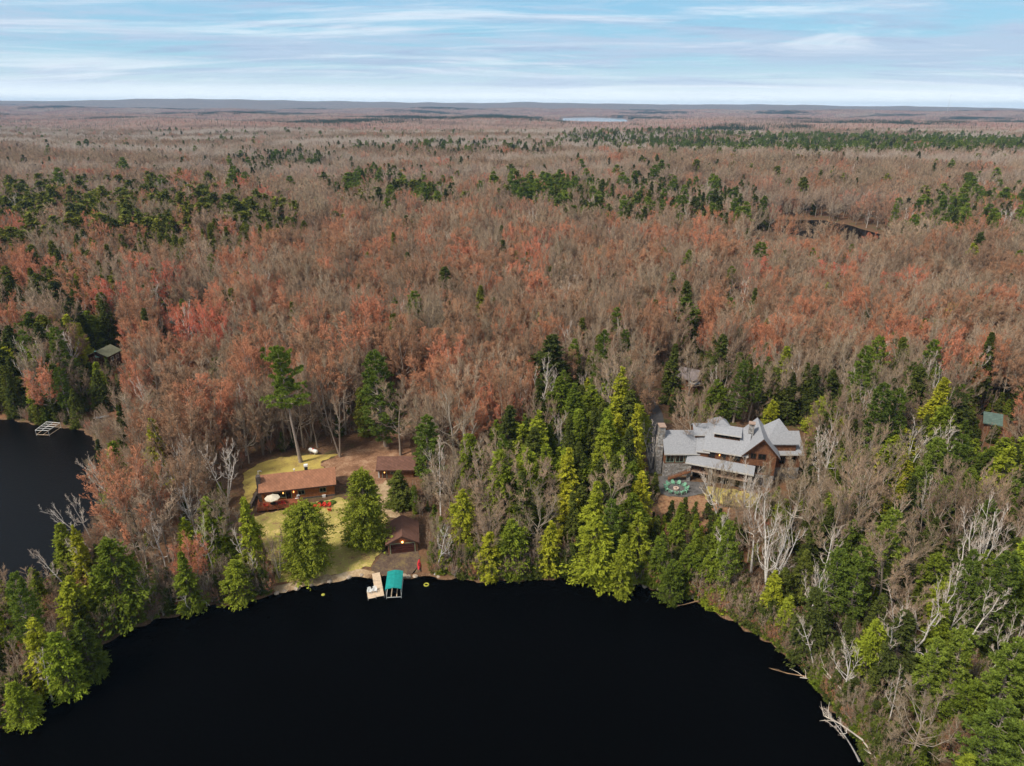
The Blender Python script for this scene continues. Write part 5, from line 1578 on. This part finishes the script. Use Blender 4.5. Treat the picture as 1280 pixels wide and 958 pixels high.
for k, vv, u, v, H, lab, tl in B:
    hand(k, vv, u, v, H, lab, 1.0, tilt=tl)
Bb = [('bare', 0, 495, 478, 20, 'wide crooked pale limbed oak over the gravel drive', 1.3), ('bare', 2, 170, 560, 17, 'full grey crown at the neck of the point', 1.1), ('bare', 2, 180, 600, 14, 'soft grey crowned tree halfway down the point', 1),
      ('bare', 6, 415, 470, 22, 'forked pale grey tree beside the tall white pine', .9), ('bare', 6, 178, 700, 12, 'brown twiggy bare tree at the waterside of the point', .8),
      ('bare', 7, 340, 660, 12, 'grey multi stemmed shrub tree where the beach begins', .9), ('bare', 0, 610, 600, 15, 'spreading pale limbed bare tree above the shore, nearer the boathouse', 1.2),
      ('bare', 2, 672, 612, 15, 'spreading pale limbed bare tree among the shore cedars', 1.1), ('bare', 0, 560, 560, 17, 'grey bare tree with drooping limbs behind the boathouse', 1.1),
      ('maple', 2, 236, 505, 19, 'salmon red maple at the neck of the point', 1.1), ('maple', 0, 210, 508, 18, 'orange red maple beside the salmon one', 1.1), ('maple', 2, 535, 450, 20, 'vivid red maple behind the shed, widest of the reds', 1.4),
      ('maple', 1, 585, 500, 18, 'coral maple between the shed and the shore cedars', 1.1), ('maple', 0, 905, 400, 19, 'brightest coral maple above the small grey cabin', 1.0),
      ('bare', 4, 905, 575, 17, 'thin crowned bare tree before the lodge porch', .8), ('bare', 3, 1020, 560, 19, 'tan haze of bare twigs at the end wall of the lodge', 1.2), ('bare', 1, 1003, 590, 17, 'tan bare tree beside the end wall of the lodge', 1.1),
      ('bare', 3, 960, 575, 17, 'narrow bare tree in front of the brown gable', .7), ('bare', 0, 1165, 860, 14, 'large grey bare crown in the near shore woods', 1.2), ('maple', 1, 1210, 905, 10, 'small coral budding tree in the near shore woods', 1.0),
      ('bare', 2, 870, 490, 19, 'grey bare tree between the small grey cabin and the lodge', 1.0), ('bare', 0, 1145, 650, 16, 'pale limbed bare tree right of the bright pine pair', 1.1), ('bare', 6, 1240, 600, 17, 'pale fanned bare tree near the yellow cedar', 1.0)]
for k, vv, u, v, H, lab, wf in Bb:
    hand(k, vv, u, v, H, lab, wf)

# ---- the wild rest of the forest
def rest():
    out = []
    yv = []
    y = 62.0
    rings = [(55, 330, 3.9), (330, 2100, 7.4)]
    for y0, y1, s in rings:
        ny = int((y1 - y0) / s)
        for j in range(ny):
            yy = y0 + (j + .5) * s
            if yy > 700: 
                if RNG.random() < min(.0, 1): continue
            xm = yy * .80 + 45
            nx = int(2 * xm / s)
            xx = -xm + (np.arange(nx) + .5) * s
            out.append(np.column_stack([xx + RNG.uniform(-.48, .48, nx) * s, yy + RNG.uniform(-.48, .48, nx) * s]))
    return np.vstack(out)


XY = rest()
ref = np.hypot(XY[:, 0], XY[:, 1])
dW = water_d(XY[:, 0], XY[:, 1])
XY = XY[dW > .8]; dW = dW[dW > .8]
for pg, mg in CLEAR:
    near = sdf(pg, XY[:, 0], XY[:, 1]) > mg
    XY = XY[near]; dW = dW[near]
Z = height(XY[:, 0], XY[:, 1], dW)
base3 = np.column_stack([XY, Z])
top3 = base3 + np.array([0, 0, 15.])
uv = proj(top3)
w = mixture(uv[:, 0], uv[:, 1], XY)
pick = (w.cumsum(1) > RNG.random(len(w))[:, None]).argmax(1)
D = np.linalg.norm(base3 - CAM, axis=1)
# conifers stand closer than the hardwoods
keepp = np.where(pick >= 3, .95, np.where(uv[:, 1] > 520, .46, .58))
keepp = np.where(XY[:, 1] > 330, 1.0, keepp)
sel = RNG.random(len(pick)) < keepp
Hm = np.where((XY[:, 1] > 330) & (pick >= 3), 1.12, 1.0) * np.array([18., 17.5, 17.5, 13.6, 15.5, 18.5, 17.])[pick] * np.clip(RNG.normal(1, .20, len(pick)), .5, 1.45)
shore = sm(1, 9, dW)
Hm *= .78 + .22 * shore
# not through hand placed ones, nor where a view is open
hb = np.array([h[2] for h in HAND])
hr = np.array([2.2 if h[0] in ('birch', 'snag') else (3.2 if h[0] not in ('lawncedar',) else 5) for h in HAND])
nearm = D < 420
ii = np.where(nearm)[0]
dist = np.sqrt(((XY[ii][:, None] - hb[None, :, :2]) ** 2).sum(2))
sel[ii] &= (dist > hr[None]).all(1)
tb = proj(base3); tt = proj(base3 + np.column_stack([np.zeros(len(Hm)), np.zeros(len(Hm)), Hm]))
rw = F / D * np.array([4.2, 3.8, 2, 2.8, 3.2, 3.8, 3])[pick]
prot = [(r, p) for r, p in OPEN]
for (x0, y0, x1, y1), share in prot:
    ov = (np.minimum(tb[:, 0], tt[:, 0]) - rw < x1) & (np.maximum(tb[:, 0], tt[:, 0]) + rw > x0) & (tt[:, 1] < y1) & (tb[:, 1] > y1 - 2)
    sel &= ~(ov & ((RNG.random(len(ov)) >= share) | ((pick >= 3) & (x0 == 895))))
# keep the hand placed crowns readable: thin what stands right in front of them
for h in HAND:
    q = proj(np.array([h[2] + np.array([0, 0, h[3]]), h[2] + np.array([0, 0, h[3] * .35])]))
    dh = np.linalg.norm(h[2] - CAM); r = F / dh * (1.2 if h[0] in ('birch', 'snag') else 2.6)
    ov = (D < dh) & (D > dh - 30) & (np.abs(tt[:, 0] - q[0, 0]) < r + rw * .4) & (tt[:, 1] < q[0, 1] + .45 * (q[1, 1] - q[0, 1])) & (tb[:, 1] > q[0, 1])
    sel &= ~(ov & (RNG.random(len(ov)) < (.8 if h[0] not in ('bare', 'maple') else .3)))
XY, Z, base3, pick, Hm, D, dW, uv = XY[sel], Z[sel], base3[sel], pick[sel], Hm[sel], D[sel], dW[sel], tt[sel]
print('forest trees', len(XY), time.time() - T0)
NAMES = {'bare': 'bare_tree', 'maple': 'maple_tree', 'birch': 'birch_tree', 'snag': 'birch_tree', 'cedar': 'cedar_tree', 'yellow': 'cedar_tree', 'lawncedar': 'cedar_tree',
         'hemlock': 'hemlock_tree', 'pine': 'pine_tree', 'tallpine': 'pine_tree', 'olive': 'hemlock_tree'}
CATS = {'bare_tree': 'leafless tree', 'maple_tree': 'maple tree', 'birch_tree': 'birch tree', 'cedar_tree': 'cedar tree', 'hemlock_tree': 'evergreen tree', 'pine_tree': 'pine tree'}
ALIAS = {'yellow': 'cedar', 'olive': 'hemlock'}
SWAP = {'yellow': {'cedar_foliage': 'yellow'}, 'olive': {'hemlock_foliage': 'olive'}}
count = {}


def plant(kind, var, b, H, yaw, wf, tilt, label, grp):
    nm = NAMES[kind]; lib = LIB[ALIAS.get(kind, kind)]; p = lib[var % len(lib)]
    s = H / p['H']
    o = empty(nm, (b[0], b[1], b[2] - .1), 0, label, CATS[nm], grp)
    o.rotation_euler = (tilt[0], tilt[1], yaw if not (tilt[0] or tilt[1]) else 0)
    o.scale = (s * wf, s * wf, s)
    for part in ('trunk', 'crown'):
        c = link(part, p[part], o)
        if kind in SWAP:
            for i, ms in enumerate(p[part].materials):
                if ms.name in SWAP[kind]:
                    c.material_slots[i].link = 'OBJECT'; c.material_slots[i].material = M[SWAP[kind][ms.name]]
    count[nm] = count.get(nm, 0) + 1
    return o


for h in HAND:
    plant(*h)
# ---- landmarks for the labels
LM = [('the red roofed cabin', 370, 610), ('the brown roofed shed', 495, 585), ('the boathouse', 503, 680), ('the gravel drive', 470, 560), ('the stone lodge', 900, 575), ('the ring of green chairs', 845, 610),
      ('the asphalt drive', 815, 530), ('the small grey cabin', 860, 475), ('the green roofed shed', 1240, 530), ('the green roofed house', 135, 445), ('the blue tarpaulin', 240, 405), ('the empty boat lift', 60, 540),
      ('the white canoe', 127, 525), ('the huge birch', 990, 740), ('the bright pine pair', 1065, 760), ('the great upswept pine', 1110, 590), ('the leaning birch cluster', 1220, 800), ('the near corner', 1270, 920),
      ('the big pointed cedar', 133, 780), ('the tip of the point', 30, 880), ('the middle of the point', 225, 700), ('the neck of the point', 215, 600), ('the middle of the shore', 745, 725), ('the shore cedars', 650, 640),
      ('the big dark evergreen', 690, 490), ('the lone wide pine', 955, 345), ('the lone green pine', 514, 425), ('the drive pine', 474, 520), ('the cream birches', 930, 400), ('the rusty slope', 860, 640),
      ('the fallen shore trunks', 960, 810), ('the pond', 1000, 300), ('the bay shore', 20, 530), ('the beach', 400, 725), ('the bay snag', 75, 480)]
LMP = np.array([Pg(u, v)[:2] for _, u, v in LM])
NPL = {'bare': 'grey leafless tree', 'maple': 'red budding maple', 'birch': 'white barked birch', 'cedar': 'green cedar', 'hemlock': 'dark hemlock', 'pine': 'green pine', 'olive': 'dark olive evergreen'}
ORD = ['', 'second ', 'third ', 'fourth ', 'fifth ', 'sixth ', 'seventh ', 'eighth ', 'ninth ', 'tenth ', 'eleventh ', 'twelfth ']
LIMIT = {'bare': 235, 'maple': 190, 'birch': 110, 'cedar': 190, 'hemlock': 200, 'pine': 90, 'olive': 0}
stay = np.ones(len(XY), bool); lab_items = []
inframe = (uv[:, 0] > -15) & (uv[:, 0] < 1295) & (uv[:, 1] > 0) & (uv[:, 1] < 958)
size = Hm / D
for k, kind in enumerate(KINDS):
    c = np.where((pick == k) & inframe & (D < 400))[0]
    c = c[np.argsort(-size[c])][:LIMIT[kind]]
    for i in c:
        d = np.hypot(*(LMP - XY[i]).T); j = int(d.argmin())
        v = XY[i] - LMP[j]; r = XY[i] / np.linalg.norm(XY[i]); f = v @ r; sd_ = v @ np.array([r[1], -r[0]])
        rel = 'behind' if f > abs(sd_) * 2 else 'in front of' if -f > abs(sd_) * 2 else None
        if rel is None:
            rel = ('right of' if sd_ > 0 else 'left of') if abs(f) < abs(sd_) * .6 else (('behind and right of' if sd_ > 0 else 'behind and left of') if f > 0 else ('in front and right of' if sd_ > 0 else 'in front and left of'))
        sz = 'tall' if Hm[i] > 20 else 'small' if Hm[i] < 11.5 else 'middling'
        lab_items.append((sz, NPL[kind], rel, LM[j][0], d[j], i, kind))
    stay[c] = False
bykey = {}
for it in lab_items: bykey.setdefault(it[:4], []).append(it)
for key, its in bykey.items():
    its.sort(key=lambda t: t[4])
    for n, it in enumerate(its):
        sz, np_, rel, lmn, d, i, kind = it
        if len(its) == 1: lab = f'{sz} {np_} {rel} {lmn}'
        elif n == 0: lab = f'nearest {sz} {np_} {rel} {lmn}'
        elif n < 12: lab = f'{ORD[n]}nearest {sz} {np_} {rel} {lmn}'
        else: lab = f'far {sz} {np_} well {rel} {lmn}'
        tl = (RNG.normal(0, .03), RNG.normal(0, .03)) if kind not in ('birch',) else (RNG.normal(0, .07), RNG.normal(0, .07))
        kk = kind
        if kind == 'cedar' and RNG.random() < .5: kk = 'yellow'
        if kk == 'yellow': lab = lab.replace('green cedar', 'yellow green cedar')
        grp = None if n < 12 else lab
        o = plant(kk, int(RNG.integers(0, 99)), base3[i], Hm[i], 0, RNG.uniform(.95, 1.35) if kind in ('cedar', 'hemlock') else RNG.uniform(.85, 1.2), tl, lab, grp)
        o['group'] = grp or {'bare': 'leafless trees of the woods', 'maple': 'red maples of the woods', 'birch': 'birches of the woods', 'cedar': 'cedars of the woods', 'hemlock': 'hemlocks of the woods', 'pine': 'pines of the woods', 'olive': 'hemlocks of the woods'}[kind]
        o.rotation_euler = (tl[0], tl[1], RNG.uniform(0, 6.28))
print('planted', count, time.time() - T0)

# ---- everything beyond: one forest object, its points carrying copies
src = bpy.data.collections.new('forest_samples')


def sample(name, parts, mats, link_=True):
    me = mesh_from(name, parts[0] + parts[1], mats)
    o = bpy.data.objects.new(name, me); src.objects.link(o); return o


order = []     # (kind, H) in collection order; names sort that way
def reg(kind, parts, mats, H):
    n = 'sample_%03d_%s' % (len(order), kind); sample(n, parts, mats); order.append((kind, H))


for kind in ('bare', 'maple', 'birch', 'cedar', 'hemlock', 'pine'):
    for p in LIB[kind]:
        reg(kind, p['parts'], list(p['crown'].materials), p['H'])
for p in LIB['snag'][:2]: reg('birch', p['parts'], list(p['crown'].materials), p['H'])
for p in LIB['cedar'][:3]: reg('yellow', p['parts'], [M['bark_dark'], M['yellow']], p['H'])
for p in LIB['hemlock']: reg('olive', p['parts'], [M['bark_dark'], M['olive']], p['H'])
nfull = len(order)
for s in range(5): reg('bareF', bare_tree(600 + s, 18, [12, 10, 13, 11, 9][s], base=.3, n1=16, n2=8, n3=6, n4=3, tw=.04, twig_scale=1.15), [M['bark'], M['twig']], 18)
for s in range(4): reg('mapleF', bare_tree(620 + s, 18, [10, 9, 11.5, 9.5][s], base=.3, n1=16, n2=8, n3=6, n4=3, tw=.04, twig_scale=1.15, elmin=42, elmax=80), [M['bark'], M['twig_red']], 18)
for s in range(2): reg('birchF', bare_tree(640 + s, 17, 5, base=.4, n1=8, n2=4, n3=3, n4=0, white=True, tw=.03), [M['birch'], M['birch_twig']], 17)
for s in range(3): reg('hemlockF', cedar_tree(650 + s, 19, [8, 7, 9.5][s], boughs=200, leaves=9, ls=.8, shape=.75), [M['bark_dark'], M['hemlock']], 18)
for s in range(3): reg('pineF', pine_tree(660 + s, 22, 10.5, base=.2, whorls=13, per=5, tufts=8, needles=8, ns=1.0), [M['bark_pine'], M['pine']], 22)
for s in range(2): reg('oliveF', cedar_tree(670 + s, 14, 9.5, boughs=200, leaves=9, ls=.8, shape=.5), [M['bark_dark'], M['olive']], 14)
byk = {}
for i, (k, H) in enumerate(order): byk.setdefault(k, []).append(i)


def scatter_object(name, pts, rot, scl, idx, coll, label):
    me = bpy.data.meshes.new(name); me.vertices.add(len(pts)); me.vertices.foreach_set('co', pts.astype(np.float32).ravel())
    for nm, ty, key, arr in (('rot', 'FLOAT_VECTOR', 'vector', rot), ('scl', 'FLOAT_VECTOR', 'vector', scl), ('idx', 'INT', 'value', idx)):
        a = me.attributes.new(nm, ty, 'POINT'); a.data.foreach_set(key, np.ascontiguousarray(arr, dtype=np.int32 if ty == 'INT' else np.float32).ravel())
    o = link(name, me); o['kind'] = 'stuff'; o['label'] = label; o['category'] = 'forest'
    ng = bpy.data.node_groups.new(name, 'GeometryNodeTree')
    ng.interface.new_socket('Geometry', in_out='INPUT', socket_type='NodeSocketGeometry'); ng.interface.new_socket('Geometry', in_out='OUTPUT', socket_type='NodeSocketGeometry')
    gi, go = ng.nodes.new('NodeGroupInput'), ng.nodes.new('NodeGroupOutput')
    ci = ng.nodes.new('GeometryNodeCollectionInfo'); ci.inputs['Collection'].default_value = coll
    ci.inputs['Separate Children'].default_value = True; ci.inputs['Reset Children'].default_value = True
    ip = ng.nodes.new('GeometryNodeInstanceOnPoints'); ip.inputs['Pick Instance'].default_value = True
    ng.links.new(gi.outputs[0], ip.inputs['Points']); ng.links.new(ci.outputs[0], ip.inputs['Instance'])
    for nm, ty, sock in (('rot', 'FLOAT_VECTOR', 'Rotation'), ('scl', 'FLOAT_VECTOR', 'Scale'), ('idx', 'INT', 'Instance Index')):
        na = ng.nodes.new('GeometryNodeInputNamedAttribute'); na.data_type = ty; na.inputs['Name'].default_value = nm
        if sock == 'Rotation':
            er = ng.nodes.new('FunctionNodeEulerToRotation'); ng.links.new(na.outputs['Attribute'], er.inputs[0]); ng.links.new(er.outputs[0], ip.inputs[sock])
        else:
            ng.links.new(na.outputs['Attribute'], ip.inputs[sock])
    ng.links.new(ip.outputs[0], go.inputs[0])
    md = o.modifiers.new('scatter', 'NODES'); md.node_group = ng
    return o


rb, rp, rH, rD = base3[stay], pick[stay], Hm[stay], D[stay]
n = len(rb)
idx = np.zeros(n, int); sH = np.zeros(n)
r1 = RNG.random(n); r2 = RNG.random(n)
for i in range(n):
    k = KINDS[rp[i]]
    if k == 'cedar' and r1[i] < .5: k = 'yellow'
    if rD[i] > 430: k = {'bare': 'bareF', 'maple': 'mapleF', 'birch': 'birchF', 'cedar': 'oliveF', 'yellow': 'oliveF', 'hemlock': 'hemlockF', 'pine': 'pineF', 'olive': 'oliveF'}[k]
    c = byk[k]; idx[i] = c[int(r2[i] * len(c))]; sH[i] = rH[i] / order[idx[i]][1]
wf = RNG.uniform(.9, 1.35, n)
rot = np.column_stack([RNG.normal(0, .035, n), RNG.normal(0, .035, n), RNG.uniform(0, 6.28, n)])
scatter_object('forest', rb - np.array([0, 0, .1]), rot, np.column_stack([sH * wf, sH * wf, sH]), idx, src, 'mixed red and grey forest of bare hardwoods and dark conifers beyond the near trees')

# ---- saplings and brush under the trees near the water
src2 = bpy.data.collections.new('brush_samples')
def reg2(i, parts, mats):
    o = bpy.data.objects.new('brush_%02d' % i, mesh_from('brush', parts[0] + parts[1], mats)); src2.objects.link(o)
reg2(0, multi_stem(700, 4, 4, W=2.6, base=.15, n1=6, n2=4, n3=4, n4=3, tw=.010), [M['bark'], M['twig']])
reg2(1, multi_stem(701, 3.5, 5, W=2.4, base=.1, n1=6, n2=4, n3=4, n4=3, tw=.010), [M['bark'], M['twig_red']])
reg2(2, bare_tree(702, 6, 2.6, base=.2, n1=9, n2=5, n3=4, n4=3, tw=.010), [M['bark'], M['twig']])
reg2(3, cedar_tree(703, 4, 2.4, boughs=120, leaves=12, ls=.22), [M['bark_dark'], M['cedar']])
reg2(4, cedar_tree(704, 5, 2.6, boughs=130, leaves=12, ls=.24), [M['bark_dark'], M['hemlock']])
nb = 21000
bx = RNG.uniform(-190, 240, nb); by = RNG.uniform(60, 260, nb)
ei = RNG.integers(0, 33, 5200); et = RNG.random(5200); eL = LAKE
ex = eL[ei, 0] + (eL[(ei + 1) % len(eL), 0] - eL[ei, 0]) * et; ey = eL[ei, 1] + (eL[(ei + 1) % len(eL), 1] - eL[ei, 1]) * et
bx = np.append(bx, ex + RNG.normal(0, 2.2, 5200)); by = np.append(by, ey + RNG.normal(0, 2.2, 5200))
ok = (np.abs(bx) < by * .82 + 15)
bx, by = bx[ok], by[ok]
bd = water_d(bx, by); ok = bd > .15; bx, by, bd = bx[ok], by[ok], bd[ok]
for pg, mg in CLEAR:
    ok = sdf(pg, bx, by) > mg + .5; bx, by, bd = bx[ok], by[ok], bd[ok]
bz = height(bx, by, bd); pb = proj(np.column_stack([bx, by, bz + 2]))
for (x0, y0, x1, y1), share in OPEN[:9]:
    ok = ~((pb[:, 0] > x0 - 4) & (pb[:, 0] < x1 + 4) & (pb[:, 1] > y0) & (pb[:, 1] < y1 + 4)); bx, by, bz, pb = bx[ok], by[ok], bz[ok], pb[ok]
nb = len(bx)
ev = mixture(pb[:, 0], pb[:, 1])[:, 3:].sum(1)
bi = np.where(RNG.random(nb) < ev * .8, RNG.integers(3, 5, nb), RNG.integers(0, 3, nb))
bs = RNG.uniform(.5, 1.3, nb)
scatter_object('undergrowth', np.column_stack([bx, by, bz - .05]), np.column_stack([np.zeros(nb), np.zeros(nb), RNG.uniform(0, 6.28, nb)]), np.column_stack([bs, bs, bs]), bi, src2,
               'tangle of brown brush and young evergreens under the shoreline trees')['category'] = 'undergrowth'

# ---- far canopy: stands of trees, each stand one sample
def far_twigmat(name, stops, w0=.002):
    m, nt, b = mat(name)
    pos = geopos(nt)
    mp = N(nt, 'ShaderNodeMapping'); L(nt, pos, mp.inputs[0]); mp.inputs['Scale'].default_value = (.55, 1.0, 0)
    f = noise(nt, mp.outputs[0], w0, 5, .6)
    at = N(nt, 'ShaderNodeAttribute', attribute_name='tint')
    c = ramp(nt, mth(nt, 'ADD', f, mth(nt, 'MULTIPLY', mth(nt, 'SUBTRACT', at.outputs['Fac'], .5), .10)), stops)
    L(nt, c, b.inputs['Base Color']); b.inputs['Specular IOR Level'].default_value = .1
    return m


M['far_twigs'] = far_twigmat('far_hardwoods', [(.2, (.16, .11, .09)), (.30, (.20, .14, .11)), (.42, (.30, .20, .16)), (.47, (.42, .33, .27)), (.52, (.36, .17, .13)), (.57, (.24, .17, .14)), (.62, (.46, .38, .31)), (.70, (.28, .14, .11))])
M['far_green'] = far_twigmat('far_evergreens', [(.3, (.035, .055, .028)), (.6, (.05, .085, .035))])
src3 = bpy.data.collections.new('stand_samples')


def stand(seed, green, size=52):
    rng = np.random.default_rng(seed)
    s = 6.0; k = int(size / s)
    xs, ys = np.meshgrid((np.arange(k) + .5) * s - size / 2, (np.arange(k) + .5) * s - size / 2)
    x = xs.ravel() + rng.uniform(-2.5, 2.5, k * k); y = ys.ravel() + rng.uniform(-2.5, 2.5, k * k); n = len(x)
    g = rng.random(n) < green
    parts = []
    for grp, m in ((~g, 0), (g, 1)):
        c = np.column_stack([x[grp], y[grp], np.zeros(grp.sum())]); n = len(c)
        if not n: continue
        H = rng.uniform(12, 19, n) if m == 0 else rng.uniform(13, 23, n)
        t = rng.random(n)
        if m == 0:
            q = 46; i = np.repeat(np.arange(n), q)
            d = rnd_unit(rng, len(i)); d[:, 2] = np.abs(d[:, 2])
            p0 = c[i] + d * np.array([2.6, 2.6, 1.])[None] * rng.uniform(.2, .9, len(i))[:, None]; p0[:, 2] = H[i] * (.45 + .35 * d[:, 2] * rng.uniform(.4, 1, len(i)))
            p1 = p0 + unit(d * .6 + np.array([0, 0, .9])) * rng.uniform(1.5, 3.4, len(i))[:, None]
            parts.append((*cones(p0, p1, .16, 3), m, t[i].repeat(3)))
            parts.append((*cones(c, c + np.column_stack([np.zeros(n), np.zeros(n), H * .9]), .14, 3), m, t.repeat(3)))
        else:
            q = 40; i = np.repeat(np.arange(n), q)
            f = rng.uniform(.12, 1, len(i)); ph = rng.uniform(0, 6.28, len(i)); r = 3.0 * (1 - f) ** .7 + .2
            p0 = c[i] + np.column_stack([np.zeros(len(i)), np.zeros(len(i)), H[i] * f])
            p1 = p0 + np.column_stack([np.cos(ph) * r, np.sin(ph) * r, -r * .15])
            parts.append((*cones(p0, p1, .55, 3), m, t[i].repeat(3)))
    o = bpy.data.objects.new('stand_%02d' % seed, mesh_from('stand', parts, [M['far_twigs'], M['far_green']])); src3.objects.link(o)


for i, gshare in enumerate((.02, .04, .03, .10, .30, .85)): stand(i, gshare)
pts = []
y = 2090.
while y < 9300:
    st = 50 if y < 5200 else 62
    xm = y * .80 + 80; nx = int(2 * xm / st)
    x = -xm + (np.arange(nx) + .5) * st
    pts.append(np.column_stack([x, np.full(nx, y), np.full(nx, st / 50.)])); y += st
pts = np.vstack(pts)
dw = sdf(FARLAKE, pts[:, 0], pts[:, 1]); pts = pts[dw > 36]; dw = dw[dw > 36]
z = height(pts[:, 0], pts[:, 1], np.minimum(dw, 400))
gn = np.sin(pts[:, 0] / 260 + 2 * np.sin(pts[:, 1] / 610)) * np.sin(pts[:, 1] / 330 + 1.5 * np.sin(pts[:, 0] / 700)) + RNG.normal(0, .22, len(pts))
gi_ = np.where(gn > .80, 5, np.where(gn > .55, 4, np.where(gn > .30, 3, RNG.integers(0, 3, len(pts)))))
qr = RNG.integers(0, 4, len(pts)) * math.pi / 2
scatter_object('distant_forest', np.column_stack([pts[:, :2], z]), np.column_stack([np.zeros(len(pts)), np.zeros(len(pts)), qr]), np.column_stack([pts[:, 2], pts[:, 2], RNG.uniform(.85, 1.15, len(pts))]), gi_, src3,
               'hazy mauve and tan woods with dark conifer bands reaching the hills')
print('done', time.time() - T0)
